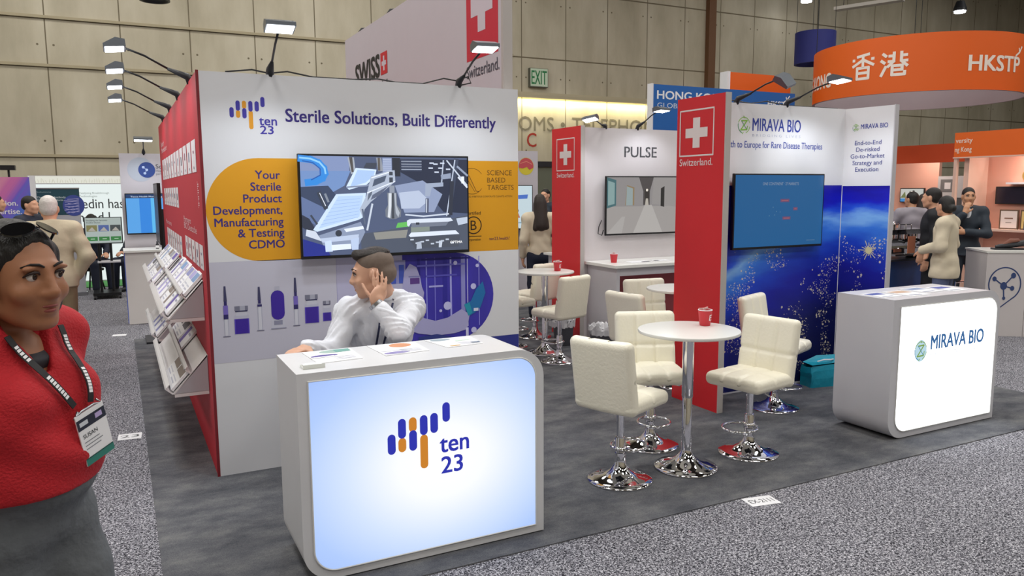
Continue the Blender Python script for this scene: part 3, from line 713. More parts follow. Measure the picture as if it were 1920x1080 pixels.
for i, s_ in enumerate(('End-to-End', 'De-risked', 'Go-to-Market', 'Strategy and', 'Execution')): p.text(s_, .215, 2.058-.056*i, '#3b4690', cap=.036, align='c', bold=.006, L=2)
p.build('lettering', t)

# ================================================================== RED FLAG DIVIDERS
def divider(label, x, y0, y1, sq0, sqz, sqs, ks, ty, tz, tw):
    t = thing('flag_divider', label, 'divider', (x, y0, 0), group=None)
    build('panel', box(B(), x, x+.05, y0+.004, y1, .006, 2.385), REDP, t)
    build('edge_trim', box(B(), x+.001, x+.052, y0-.004, y0+.004, .006, 2.387), EDGE, t)
    p = side(x, .0008); flag(p, -sq0, sqz, sqs, ks); p.text('Switzerland.', -ty, tz, '#ecdcdc', w=tw, cap=.052, bold=.01, L=2); p.build('flag_print', t)
divider('tall red divider with white cross beside the round white table', 3.955, 4.362, 4.90, 4.862, 1.948, .38, .90, 4.86, 1.872, .375)
divider('red divider with white cross standing farther back by the corridor screen', 4.55, 7.27, 7.90, 7.785, 1.908, .38, .93, 7.785, 1.83, .38)
# PULSE wall, shelf desk
t = thing('display_wall', 'pale mauve-grey booth wall behind the corridor screen', 'wall', (5.5, 7.33, 0))
build('panel', box(B(), 4.606, 7.2, 7.3, 7.36, .006, 2.37), mat('pale_mauve_panel', '#d5cfd2', .5), t)
p = front(7.3, .001); p.text('PULSE', 5.148, 2.055, '#4b4b50', w=.45, cap=.115, bold=.02, L=1)
for x in (5.175, 5.27, 5.47, 5.555): p.rect(x, 2.1, x+.008, 2.135, '#d5cfd2', 2)
p.build('lettering', t)
t = thing('wall_desk', 'white desk under the wall screen showing a corridor', 'desk', (5.4, 7, 0))
b = box(B(), 4.62, 6.4, 6.68, 7.295, .865, .9, bev=.004); build('desk_top', b, GLOSS, t)
build('side_panel', box(B(), 4.66, 4.70, 6.72, 7.295, .006, .864), GREYP, t)
build('back_panel', box(B(), 4.701, 6.4, 7.22, 7.25, .25, .864), mat('desk_dull_red', '#b5545c', .5), t)  # dull red back panel below the desk top
build('apron', box(B(), 4.701, 6.4, 6.72, 6.75, .78, .864), GREYP, t)

# ================================================================== RECEPTION COUNTERS
def rounded_profile(x0, x1, z0, z1, r):
    pts = [(x0, z1)]
    pts += [(x1-r+r*math.cos(a), z1-r+r*math.sin(a)) for a in np.linspace(PI/2, 0, 12)]
    pts += [(x1, z0)]
    pts += [(x0+r+r*math.cos(a), z0+r+r*math.sin(a)) for a in np.linspace(-PI/2, -PI, 12)]
    return pts
def light_mat(name, stops, s):
    m, nt, bs, ns, lk = nodes_mat(name)
    tc = ns.new('ShaderNodeTexCoord'); mp = ns.new('ShaderNodeMapping'); lk.new(tc.outputs['Generated'], mp.inputs[0])
    mp.inputs['Location'].default_value = (-.55, 0, -.48); 
    ln_ = ns.new('ShaderNodeVectorMath'); ln_.operation = 'LENGTH'; lk.new(mp.outputs[0], ln_.inputs[0])
    c = ramp(nt, ln_.outputs['Value'], stops); lk.new(c, bs.inputs['Emission Color']); bs.inputs['Emission Strength'].default_value = s
    bs.inputs['Base Color'].default_value = (.1, .1, .1, 1); bs.inputs['Roughness'].default_value = .3
    return m
def counter(label, x0, x1, y0, y1, h, inset, M_light, body, kz=.012):
    t = thing('reception_counter', label, 'counter', ((x0+x1)/2, (y0+y1)/2, 0))
    out = rounded_profile(x0, x1, kz, h, .14)
    b = B(); prism(b, out, 'y', y0, y1); bmesh.ops.recalc_face_normals(b, faces=b.faces[:])
    build('body', b, body, t, smooth=True, angle=40)
    b = B(); prism(b, rounded_profile(x0+inset[0], x1-inset[1], inset[2], h-inset[3], .1), 'y', y0-.004, y0+.02)
    build('light_panel', b, M_light, t)
    b = B(); q = rounded_profile(x0+inset[0]-.004, x1-inset[1]+.004, inset[2]-.004, h-inset[3]+.004, .103)
    tube(b, [(u_, y0-.003, v_) for u_, v_ in q], .004, 6, closed=True); build('panel_rim', b, GLOSS, t)
    return t
LP1 = light_mat('backlit_panel_blue', [(0.0, '#ffffff'), (.2, '#fafdff'), (.42, '#d3e4ff'), (.62, '#aecbff'), (.8, '#9dbcf8')], .97)
LP2 = light_mat('backlit_panel_white', [(0, '#ffffff'), (1, '#eef7ff')], 2.6)
t = counter('white reception counter with backlit panel and blue-orange bar logo, nearest the camera', .62, 1.80, 3.205, 3.65, .94, (.05, .05, .055, .04), LP1, mat('counter_white', '#d9dadd', .35))
p = front(3.199, .0006); s_ = 1.575; gb, go = glow('#2b36d6', .6), glow('#e58f22', .75)
def cb(x, a, c, m): p.bar(x, a, c, .037, m, 1)
cb(1.022, .530, .623, gb); cb(1.0715, .534, .60, go); p.layer = 1
for x, a, c, m, L in [(1.0715, .597, .688, gb, 2), (1.1225, .62, .688, go, 1), (1.1225, .533, .628, gb, 2), (1.1745, .441, .60, go, 1), (1.1745, .598, .691, gb, 2), (1.225, .600, .694, gb, 1), (1.2845, .644, .736, gb, 1)]: p.bar(x, a, c, .037, m, L)
p.text('ten', 1.252, .502, gb, w=.143, cap=.082, bold=.022, L=1); p.text('23', 1.258, .402, gb, w=.105, cap=.077, bold=.022, L=1)
p.build('bar_logo', t)
t = counter('white reception counter with brightly glowing white panel and round green-blue emblem', 4.50, 5.655, 3.32, 3.77, .965, (.07, .045, .06, .055), LP2, mat('counter_white_cool', '#d2d2d8', .35))
p = front(3.314, .0006); mb_ = glow('#2f6fae', .7)
p.disc(4.785, .60, .062, glow('#bfe0ee', .9), 1, ry=.075)
dna(p, 4.785, .60, .062, glow('#8fb850', .7), glow('#3f8fb8', .7), 2)
p.text('MIRAVA BIO', 4.89, .60, mb_, w=.58, cap=.095, bold=.03, L=1); p.text('B R I D G I N G   L I V E S', 4.89, .552, glow('#b4c0d0', .9), w=.58, cap=.024, L=1)
p.build('company_logo', t)

# ================================================================== BAR STOOLS AND TABLES
STOOL = thing('bar_stool', 'cream bar stool seen from behind, its back toward the camera at left', 'stool', (0, 0, .006), group='cream bar stools')
PMAT[STOOL.name] = Matrix.Identity(4)
def gseat(p):
    if p.z > 0:
        for gx in (-.065, .065): p.z -= .012*math.exp(-((p.x-gx)/.010)**2)
        p.z -= .012*math.exp(-((p.y+.02)/.010)**2)
        p.z += .012*(1-(p.x/.21)**2)*(1-(p.y/.2)**2)
    return p
def gback(p):
    if p.y < 0:
        for gx in (-.065, .065): p.y += .014*math.exp(-((p.x-gx)/.011)**2)
        p.y += .014*math.exp(-((p.z+.01)/.011)**2)
        p.y -= .010*(1-(p.x/.21)**2)*(1-(p.z/.2)**2)
    p.y += -.25*p.x*p.x    # slight wrap
    return p
b = B(); rbox(b, .41, .40, .085, .036, 36, Matrix.Translation((0, -.01, .49)), gseat); build('seat', b, LEATHER, STOOL, smooth=True)
Mb = Matrix.Translation((0, .185, .655)) @ Matrix.Rotation(RAD(-9), 4, 'X')
b = B(); rbox(b, .41, .075, .43, .034, 40, Mb, gback); build('backrest', b, LEATHER, STOOL, smooth=True)
b = B(); lathe(b, [(0, .0), (.19, 0), (.192, .004), (.188, .010), (.15, .017), (.10, .032), (.06, .058), (.037, .09), (.031, .12), (.031, .125)], n=56); build('base', b, CHROME, STOOL, smooth=True)
b = B(); lathe(b, [(.031, .1), (.031, .245), (.028, .25), (.028, .26), (.022, .262), (.022, .44), (0, .44)], n=28); build('column', b, CHROME, STOOL, smooth=True, angle=40)
b = B(); tube(b, [(.03*math.sin(a)*0+.105*math.sin(a), -.095-.115*math.cos(a)*1.0, .185) for a in np.linspace(0, 2*PI, 33)[:-1]], .0085, 8, closed=True); tube(b, [(0, -.03, .185), (0, 0.0, .185)], .012, 8); lathe(b, [(.032, .165), (.036, .165), (.036, .205), (.032, .205)]); build('footrest', b, CHROME, STOOL, smooth=True)
b = B(); tube(b, [(.02, 0, .43), (.12, -.02, .42), (.19, -.03, .405)], .005, 8); build('lever', b, CHROME, STOOL, smooth=True)
b = B(); box(b, -.09, .09, -.09, .09, .435, .450); build('mounting_plate', b, DARK, STOOL)
stools = [(2.535, 3.60, 112, None), (3.068, 4.02, -23, 'cream bar stool behind the round white table, in front of the tall red divider'),
          (3.533, 3.595, -80, 'cream bar stool right of the round table, its seat turned left toward it'),
          (4.455, 4.283, 22, 'cream bar stool standing in front of the starry blue wall'),
          (3.82, 6.48, 195, 'cream bar stool with its back to us at the table beside the white booth wall'),
          (3.72, 7.36, 95, 'cream bar stool half hidden by the white booth wall edge, facing right'),
          (4.22, 7.72, 195, 'farthest cream bar stool, behind the back round table'),
          (4.26, 5.56, -10, 'cream bar stool facing us in front of the desk under the corridor screen'),
          (3.79, 5.10, 100, 'cream bar stool left of the red divider, its plain back half hidden')]
for x, y, a, lb in stools:
    if lb is None: STOOL.location = (x, y, .006); STOOL.rotation_euler = (0, 0, RAD(a))
    else: tree_copy(STOOL, None, (x, y, .006), RAD(a), lb, 'cream bar stools')
TABLE = thing('bar_table', 'round white bar table with chrome stand, red cup on it, nearest the camera', 'table', (0, 0, .006), group='round white bar tables')
PMAT[TABLE.name] = Matrix.Identity(4)
b = B(); lathe(b, [(0, .835), (.285, .835), (.3, .84), (.303, .848), (.3, .856), (.29, .858), (0, .858)], n=72); build('tabletop', b, GLOSS, TABLE, smooth=True, angle=50)
b = B(); lathe(b, [(0, 0), (.19, 0), (.192, .004), (.188, .012), (.14, .022), (.09, .042), (.055, .07), (.034, .1), (.03, .115), (.03, .12)], n=56); build('base', b, CHROME, TABLE, smooth=True)
b = B(); lathe(b, [(.030, .1), (.030, .44), (.027, .445)], n=28); lathe(b, [(.031, .44), (.034, .445), (.034, .83), (0, .83)], n=28); build('column', b, CHROME, TABLE, smooth=True, angle=40)
b = B(); lathe(b, [(0, .82), (.1, .82), (.1, .834), (0, .834)], n=28); build('mounting_plate', b, DARK, TABLE)
TABLE.location = (3.005, 3.575, .006)
tree_copy(TABLE, None, (3.89, 6.90, .006), 0, 'round white bar table beside the white booth wall, red cup on it', 'round white bar tables')
tree_copy(TABLE, None, (4.24, 5.14, .006), 0, 'round white bar table mostly hidden behind the tall red divider', 'round white bar tables')
# red paper cups
CUP = thing('paper_cup', 'red paper cup with white mark on the nearest round table', 'cup', (0, 0, 0), group='red paper cups'); PMAT[CUP.name] = Matrix.Identity(4)
b = B(); lathe(b, [(0, 0), (.027, 0), (.029, .002), (.038, .085), (.0385, .086), (.0365, .086), (.029, .01), (0, .01)], n=32); build('cup_body', b, mat('cup_red', '#d2303a', .5), CUP, smooth=True, angle=50)
b = B(); tube(b, [(.0375*math.cos(a), .0375*math.sin(a), .086) for a in np.linspace(0, 2*PI, 33)[:-1]], .0022, 8, closed=True); build('rim', b, PAPER, CUP, smooth=True)
b = B()
for (x0, z0, x1, z1) in [(-.012, .03, -.007, .062), (-.007, .057, .010, .062), (-.007, .044, .008, .049), (-.007, .030, .010, .035)]:
    q = []
    for (x, z) in ((x0, z0), (x1, z0), (x1, z1), (x0, z1)):
        r = .0293+(z-.002)/.083*.009+.0006; an = x/r - PI/2 + .35; q.append(b.verts.new((r*math.cos(an), r*math.sin(an), z)))
    b.faces.new(q)
build('white_mark', b, PAPER, CUP)
b = B(); box(b, -.03, .03, -.004, .0, .088, .1, Matrix.Rotation(.5, 4, 'Z')); box(b, -.034, .02, .006, .010, .087, .096, Matrix.Rotation(-.3, 4, 'Z')); build('handle_tabs', b, mat('cup_tab', '#e8c8c4', .6), CUP)
CUP.location = (3.175, 3.63, .864); CUP.scale = (1.12, 1.12, 1.12)
tree_copy(CUP, None, (4.0, 6.83, .864), 0, 'red paper cup on the round table farther back', 'red paper cups')
tree_copy(CUP, None, (4.80, 6.98, .9), .8, 'red paper cup on the white wall desk', 'red paper cups')
t = thing('leaflet', 'dark and white leaflets lying on the wall desk', 'leaflet', (5.2, 6.95, .9))
p = Print((0, 0, .9005), (1, 0, 0), (0, 1, 0), .0008); p.poly([(4.95, 6.85), (5.2, 6.83), (5.22, 7.0), (4.98, 7.02)], PAPER, 1); p.poly([(5.1, 6.86), (5.2, 6.85), (5.21, 6.9), (5.11, 6.91)], '#33343a', 2); p.build('sheet', t)
p = Print((0, 0, .9005), (1, 0, 0), (0, 1, 0), .0008); p.poly([(5.3, 6.88), (5.5, 6.86), (5.52, 7.0), (5.32, 7.02)], PAPER, 1); p.poly([(5.3, 6.9), (5.36, 6.895), (5.37, 6.95), (5.31, 6.955)], '#222226', 2); p.build('sheet', t)

# waste bins with clear liners
def bin_(label, x, y, h, r):
    t = thing('waste_bin', label, 'bin', (x, y, .006), group='waste bins')
    build('bucket', lathe(B(), [(0, .008), (r*.8, .008), (r, h), (r*.97, h), (r*.78, .02), (0, .02)], (x, y, 0), 32), mat('bin_grey', '#4a4b52', .5), t, smooth=True, angle=50)
    b = B(); n = 40; rings = []
    for rr, z, am in ((r*1.02, h-.07, .012), (r*1.06, h-.02, .012), (r*1.05, h+.02, .018), (r*.9, h+.005, .02), (r*.7, h-.08, .015)):
        rings.append([b.verts.new((x+(rr+am*random.uniform(-1, 1))*math.cos(2*PI*k/n), y+(rr+am*random.uniform(-1, 1))*math.sin(2*PI*k/n), z+am*random.uniform(-1, 1))) for k in range(n)])
    for a_, c_ in zip(rings, rings[1:]):
        for k in range(n): b.faces.new((a_[k], a_[(k+1) % n], c_[(k+1) % n], c_[k]))
    build('liner', b, mat('clear_liner', '#d8d8dc', .18, spec=.9), t)
bin_('grey waste bin with crinkled clear liner by the wall desk', 4.42, 6.60, .28, .15)
bin_('small waste bin with clear liner under the back round table', 4.28, 7.18, .28, .12)

# turquoise bag
t = thing('carrier_bag', 'turquoise carrier bag slumped on the carpet beside the glowing counter', 'bag', (5.45, 4.62, .006))
TQ = mat('turquoise_bag', '#189ab4', .4, noise=9, amt=.12, bump=.25, bscale=14)
M = Matrix.Translation((5.37, 4.60, .006)) @ Matrix.Rotation(RAD(-10), 4, 'Z')
b = B(); r0 = bmesh.ops.create_grid(b, x_segments=1, y_segments=1, size=.01); bmesh.ops.delete(b, geom=b.verts[:], context='VERTS')
W_, D_, H_ = .38, .15, .19
lv = [(0, 1, 1), (.4, .98, 1.05), (.75, 1.0, .95), (1, .97, .75)]
rings = []
for f, sx, sy in lv:
    rg = []
    for k in range(16):
        a_ = 2*PI*k/16; cx_ = math.copysign(min(1, abs(math.cos(a_))*2.3), math.cos(a_)); cy_ = math.copysign(min(1, abs(math.sin(a_))*2.3), math.sin(a_))
        rg.append(b.verts.new(M @ Vector((cx_*W_/2*sx+random.uniform(-.006, .006), cy_*D_/2*sy+random.uniform(-.006, .006), f*H_+(.02*math.cos(a_)+random.uniform(-.006, .006) if f > .5 else 0)))))
    rings.append(rg)
for a_, c_ in zip(rings, rings[1:]):
    for k in range(16): b.faces.new((a_[k], a_[(k+1) % 16], c_[(k+1) % 16], c_[k]))
b.faces.new(rings[0][::-1]); build('bag_body', b, TQ, t)
b = B(); vs = [b.verts.new(M @ Vector(q)) for q in [(-.18, -.07, .195), (.05, -.06, .20), (.12, .0, .26), (-.05, .05, .25), (-.18, .06, .2)]]; b.faces.new(vs)
vs = [b.verts.new(M @ Vector(q)) for q in [(.05, -.06, .20), (.19, -.05, .17), (.19, .06, .18), (.12, .0, .26)]]; b.faces.new(vs)
vs = [b.verts.new(M @ Vector(q)) for q in [(-.05, .05, .25), (.12, 0, .26), (.19, .06, .18), (-.18, .06, .2)]]; b.faces.new(vs); build('folded_top', b, TQ, t)
b = B(); tube(b, [M @ Vector(q) for q in [(-.1, -.03, .215), (-.05, -.05, .232), (.02, -.05, .228), (.06, -.03, .225)]], .006, 8); build('handle_cord', b, PAPER, t)

# floor stickers
def sticker(label, c, w_, d_, rz, txt=None):
    t = thing('floor_label', label, 'label', (c[0], c[1], 0), rz)
    M = Matrix.Translation((c[0], c[1], 0)) @ Matrix.Rotation(rz, 4, 'Z')
    build('card', box(B(), -w_/2, w_/2, -d_/2, d_/2, .0005, .002, M), PAPER, t)
    if txt:
        p = Print(M @ Vector((0, 0, .002)), M.to_3x3() @ Vector((1, 0, 0)), M.to_3x3() @ Vector((0, 1, 0)), .0004); p.text(txt, 0, -d_*.2, '#3a3a3e', w=w_*.8, cap=d_*.4, align='c', bold=.004); p.build('lettering', t)
sticker('white floor label reading EX-2111 at the carpet edge', (3.04, 2.985), .18, .11, RAD(-10), 'EX-2111')
sticker('white floor label on the speckled aisle by the red wall', (-.02, 5.87), .15, .14, RAD(-4), '23')
sticker('small white floor label far along the left aisle', (-.07, 10.2), .15, .11, RAD(-8))

# leaflets on the two counters
def sheet(label, quad, z, cols, cat='brochure', group=None, th=.003):
    cx_, cy_ = sum(q[0] for q in quad)/4, sum(q[1] for q in quad)/4
    t = thing('brochure', label, cat, (cx_, cy_, z), group=group)
    b = B(); prism(b, quad, 'z', z, z+th); build('pages', b, PAPER, t)
    A, Bq, Cq, D = [Vector(q) for q in quad]     # a back-left, b back-right, c front-right, d front-left
    def at(u_, v_): q = (D*(1-u_)+Cq*u_)*(1-v_) + (A*(1-u_)+Bq*u_)*v_; return (q.x, q.y)
    p = Print((0, 0, z+th), (1, 0, 0), (0, 1, 0), .0004)
    for L, (u0, v0, u1, v1, c, kind) in enumerate(cols):
        if kind == 'o': p.poly([at((u0+u1)/2+(u1-u0)/2*math.cos(k*PI/10), (v0+v1)/2+(v1-v0)/2*math.sin(k*PI/10)) for k in range(20)], c, L+1)
        else: p.poly([at(u0, v0), at(u1, v0), at(u1, v1), at(u0, v1)], c, L+1)
    p.build('cover_print', t)
lines = [(.45, .12+.1*i, .9, .15+.1*i, '#d3d6e2', 'r') for i in range(3)]
sheet('white brochure with green picture and purple band on the near counter, at left', [(.732, 3.625), (.962, 3.632), (.955, 3.38), (.748, 3.36)], .9405, [(.3, .68, .95, .97, '#9fb8b0', 'o'), (.62, .72, .95, .95, '#6fa39a', 'r'), (.02, .42, .6, .6, '#5c4f96', 'o'), (0, .38, .5, .46, '#f2f2f4', 'r')] + lines)
sheet('white brochure with orange oval picture in the middle of the near counter', [(1.048, 3.632), (1.288, 3.63), (1.282, 3.395), (1.062, 3.375)], .9405, [(.38, .55, .85, .95, '#d0906a', 'o'), (.02, .03, .6, .22, '#8d86b8', 'o'), (.05, .3, .6, .5, '#e3e3ee', 'r')] + lines)
sheet('white brochure with blue-grey picture at the right of the near counter', [(1.345, 3.635), (1.595, 3.635), (1.58, 3.43), (1.385, 3.41)], .9405, [(.05, .7, .5, .95, '#9aa9b4', 'o'), (.5, .5, .85, .6, '#c9dccf', 'r'), (.1, .03, .4, .12, '#d8b070', 'o'), (.75, .1, .98, .25, '#6f7f92', 'r')] + lines)
t = thing('card_holder', 'small clear card holder at the front left of the near counter', 'holder', (.71, 3.3, .9405))
build('tray', box(B(), .665, .76, 3.285, 3.345, .9405, .948), mat('clear_acrylic', '#d9dcd6', .1), t); build('front_lip', box(B(), .665, .76, 3.281, 3.2855, .9405, .958), mat('clear_acrylic', '#d9dcd6', .1), t)
build('card_stack', box(B(), .672, .753, 3.29, 3.34, .948, .953), PAPER, t)
quads = [(4.62, 3.52, .17, .2, '#3a4a9a', 'white leaflet with dark blue block at the left of the glowing counter'), (4.86, 3.5, .2, .24, '#c8a890', 'white leaflet with beige picture on the glowing counter'), (5.10, 3.56, .2, .22, '#8f9fc0', 'white leaflet with grey-blue picture in the middle of the glowing counter'), (5.33, 3.52, .18, .22, '#4a58a4', 'white leaflet with blue bar at the right of the glowing counter')]
for x, y, w_, d_, c, lb in quads:
    sheet(lb, [(x-w_/2, y+d_/2), (x+w_/2, y+d_/2), (x+w_/2, y-d_/2), (x-w_/2, y-d_/2)], .9655, [(.1, .55, .9, .9, c, 'r'), (.1, .1, .7, .2, '#9aa0b4', 'r')])

# ================================================================== LITERATURE RACKS ON THE RED WALL
def rack(label, y0, y1, zb, D=.205, Hh=.225):
    t = thing('literature_rack', label, 'rack', (.435, (y0+y1)/2, zb), group='white literature racks')
    xw = .437; xo = xw-D
    RW = mat('rack_white', '#e4e2e2', .35)
    n = Vector((-Hh, 0, D)).normalized(); up_ = Vector((D, 0, Hh)).normalized()       # board normal (out/up) and slope direction
    def bd(a, th, o=0): return [Vector((xo, 0, zb+.02))+up_*a+n*(o)]
    L_ = math.hypot(D, Hh)
    def slab(b, a0, a1, o0, o1, ya, yb):
        P = [Vector((xo, 0, zb))+up_*a+n*o for a, o in ((a0, o0), (a1, o0), (a1, o1), (a0, o1))]
        prism(b, [(q.x, q.z) for q in P], 'y', ya, yb)
    b = B(); slab(b, 0, L_, -.008, 0, y0, y1); build('sloped_board', b, RW, t)
    b = B(); slab(b, -.004, .004, 0, .055, y0, y1); slab(b, .0, .035, .051, .055, y0, y1); build('ledge', b, RW, t)
    b = B(); slab(b, L_*.5, L_*.5+.008, 0, .045, y0, y1); slab(b, L_*.5, L_*.5+.03, .041, .045, y0, y1); build('ledge', b, RW, t)
    for yy in (y0, y1-.006):
        b = B(); prism(b, [(xo+.012, zb), (xw, zb), (xw, zb+Hh)], 'y', yy, yy+.006); build('side_bracket', b, mat('bracket_grey', '#b9b9bf', .3), t)
    for ya in (y0, y1-.02): build('bottom_bar', box(B(), xo+.01, xw, ya, ya+.02, zb-.022, zb-.002), RW, t)
    return xo, zb, up_, n, L_
def rack_brochure(lb, r, y, w_, tier, hgt, th, cols, grp):
    xo, zb, up_, n, L_ = r
    base = Vector((xo, y, zb))+up_*(L_*.5*tier+.012)+n*(.006+random.uniform(0, .003))
    u_ = Vector((0, -1, 0))
    t = thing('brochure', lb, 'brochure', tuple(base), group=grp)
    P = lambda a, c, o: base+u_*a+up_*c+n*o
    b = B(); A_ = [b.verts.new(P(a, c, 0)) for a, c in ((0, 0), (w_, 0), (w_, hgt), (0, hgt))]; C_ = [b.verts.new(P(a, c, th)) for a, c in ((0, 0), (w_, 0), (w_, hgt), (0, hgt))]
    b.faces.new(A_[::-1]); b.faces.new(C_)
    for i in range(4): b.faces.new((A_[i], A_[(i+1) % 4], C_[(i+1) % 4], C_[i]))
    build('pages', b, PAPER, t)
    p = Print(base+n*th, u_, up_, .0006)
    for x0, z0, x1, z1, c in cols: p.rect(x0*w_, z0*hgt, x1*w_, z1*hgt, c, 1)
    p.build('cover_print', t)
pal = ['#8d8fc0', '#6a5aa8', '#9a9aa6', '#5d5c66', '#b0a8d8', '#8c7f78', '#7f9cc8']
specs = [('upper white rack of brochures nearest the yellow band', 5.02, 6.68, .935, 7, 6, 'brochures in the near upper rack'),
         ('lower white rack nearest the yellow band, almost empty', 5.0, 6.72, .478, 3, 2, 'brochures in the near lower rack'),
         ('upper white rack of brochures farther along the red wall', 6.98, 8.55, .925, 6, 6, 'brochures in the far upper rack'),
         ('lower white rack farther along the red wall', 6.98, 8.5, .478, 4, 3, 'brochures in the far lower rack')]
for lb, y0, y1, zb, nu, nl, grp in specs:
    r = rack(lb, y0, y1, zb)
    for tier, n_ in ((1, nu), (0, nl)):
        st = (y1-y0-.05)/max(n_, 5)
        for i in range(n_):
            y = y1-.03-st*i if tier else y0+.03+st*(n_-i)*(.85 if n_ < 4 else 1)
            c = random.choice(pal)
            cols = [(.08, .55, .92, .92, c), (.1, .15, .7, .22, '#b9bac8'), (.1, .3, .8, .36, '#c9cad6')] if random.random() < .6 else [(.05, .1, .4, .9, c), (.5, .6, .9, .7, '#a9aabc')]
            rack_brochure('white brochure standing in the ' + {'n': 'near', 'f': 'far'}[grp[17]] + (' upper' if 'upper' in grp else ' lower') + ' rack on the red wall', r, y, st*.9, tier, .17 if tier else .15, .008+.012*random.random(), cols, grp)

# ================================================================== ARM LAMPS
def lamp(label, base, tip, aim, power=10, wd=.2, lit=True, dz=.03, grp='arm lamps on the booth walls', hd=.11):
    base, tip = Vector(base), Vector(tip)
    t = thing('arm_lamp', label, 'lamp', tuple(base), group=grp)
    d = (tip-base); dn = d.normalized()
    k = base+dn*.14
    build('clamp', tube(B(), [base-Vector((0, 0, .02)), base+dn*.02+Vector((0, 0, .01)), k], [.024, .022, .009], 10), DARK, t, smooth=True)
    build('arm', tube(B(), [k-dn*.02, (k+tip)/2+Vector((0, 0, .012)), tip], .0065, 8), BLACK, t, smooth=True)
    f = Vector((d.x, d.y, 0)).normalized(); s_ = f.cross(Vector((0, 0, 1)))
    nrm = Vector((aim[0], aim[1], -1)).normalized(); fr = (f-nrm*f.dot(nrm)).normalized(); sd = nrm.cross(fr)
    M = Matrix(((sd.x, fr.x, -nrm.x, tip.x), (sd.y, fr.y, -nrm.y, tip.y), (sd.z, fr.z, -nrm.z, tip.z), (0, 0, 0, 1)))
    b = B(); prism(b, [(-.02, -.012), (hd, -.012), (hd, .008), (.03, dz+.012), (-.02, dz)], 'x', -wd/2, wd/2); bmesh.ops.transform(b, matrix=M, verts=b.verts[:]); h = build('head', b, mat('lamp_grey', '#6a7078', .35, .6), t)
    b = box(B(), -wd/2+.008, wd/2-.008, -.008, hd-.008, -.016, -.0125, M); build('lens', b, glow('#f4fbff', 14) if lit else mat('lens_off', '#555a60', .2), h)
    if lit:
        l = bpy.data.lights.new('arm_lamp_light', 'SPOT'); l.energy = power; l.spot_size = RAD(150); l.spot_blend = .6; l.shadow_soft_size = .06; l.color = (.88, .94, 1)
        lo = bpy.data.objects.new('arm_lamp_light', l); COL.objects.link(lo); lo.parent = t; lo.matrix_parent_inverse = PMAT[t.name].inverted()
        pos = tip+nrm*.03+fr*.04; lo.matrix_world = M.to_4x4(); lo.matrix_basis = Matrix.Translation(pos) @ M.to_3x3().to_4x4()
    return t
lamp('lit arm lamp on the white booth wall above the blue-orange bar logo', (.845, 4.77, 2.385), (.812, 4.27, 2.535), (0, -.14), 26, wd=.15)
lamp('lit arm lamp on top of the white booth wall near the tall banner', (2.04, 4.77, 2.385), (1.985, 4.27, 2.52), (0, -.12), 26, wd=.14)
for i, (y, lb) in enumerate([(5.275, 'nearest lit arm lamp of the four reaching out from the red wall'), (6.22, 'second nearest lit arm lamp of the four on the red wall'), (7.18, 'third nearest lit arm lamp of the four on the red wall'), (8.2, 'farthest lit arm lamp of the four on the red wall')]):
    lamp(lb, (.455, y, 2.385), (.085, y, 2.555), (.1, -.12), 14, wd=.12, hd=.10)
lamp('lit arm lamp on the wall with the blue dotted circle', (.36, 11.52, 2.21), (.35, 11.08, 2.35), (0, -.1), 16, wd=.22)
lamp('lit arm lamp on the corridor-screen wall, in front of the tall blue wall', (5.33, 7.32, 2.385), (5.37, 6.98, 2.545), (0, -.1), 16, wd=.15)
lamp('lit arm lamp on the corridor-screen wall, in front of the concrete wall lettering', (4.9, 7.32, 2.385), (4.50, 6.98, 2.42), (0, -.25), 16, wd=.15)
lamp('unlit grey arm lamp above the wall with the starry blue lower half', (4.43, 4.77, 2.385), (4.53, 4.42, 2.52), (.1, .8), 0, lit=False, wd=.14)
lamp('lit arm lamp in front of the orange ring', (4.97, 4.77, 2.385), (5.06, 4.37, 2.525), (0, -.12), 26, wd=.15)
for y, lb in ((8.36, 'black clamp lamp at the far top edge of the tall banner'), (7.38, 'black clamp lamp halfway along the top edge of the tall banner')):
    lamp(lb, (2.44, y, 3.39), (2.80, y-.1, 3.50), (.1, .1), 0, lit=False, wd=.16)
# cables along the top of the booth walls
def cable(label, pts): tag(build('cable', tube(B(), pts, .005, 6), BLACK, smooth=True), label, 'cable')
cable('black cable lying along the top of the white booth wall', [(.6, 4.79, 2.378), (.75, 4.80, 2.40), (.845, 4.80, 2.385), (.95, 4.79, 2.40), (1.1, 4.79, 2.377), (1.35, 4.79, 2.377), (1.5, 4.79, 2.39), (1.62, 4.79, 2.376), (1.8, 4.79, 2.377), (1.95, 4.80, 2.42), (2.04, 4.80, 2.41), (2.12, 4.79, 2.44), (2.14, 4.79, 2.40), (2.06, 4.79, 2.38)])
cable('black cable along the top of the wall with the starry blue half', [(4.1, 4.78, 2.377), (4.3, 4.79, 2.4), (4.6, 4.79, 2.377), (4.78, 4.79, 2.40), (5.0, 4.79, 2.376), (5.3, 4.79, 2.376), (5.6, 4.79, 2.376)])
cable('black cable hanging beside the corridor screen', [(4.84, 7.285, 1.35), (4.80, 7.28, 1.28), (4.79, 7.28, 1.2), (4.84, 7.28, 1.18), (4.86, 7.28, 1.24)])

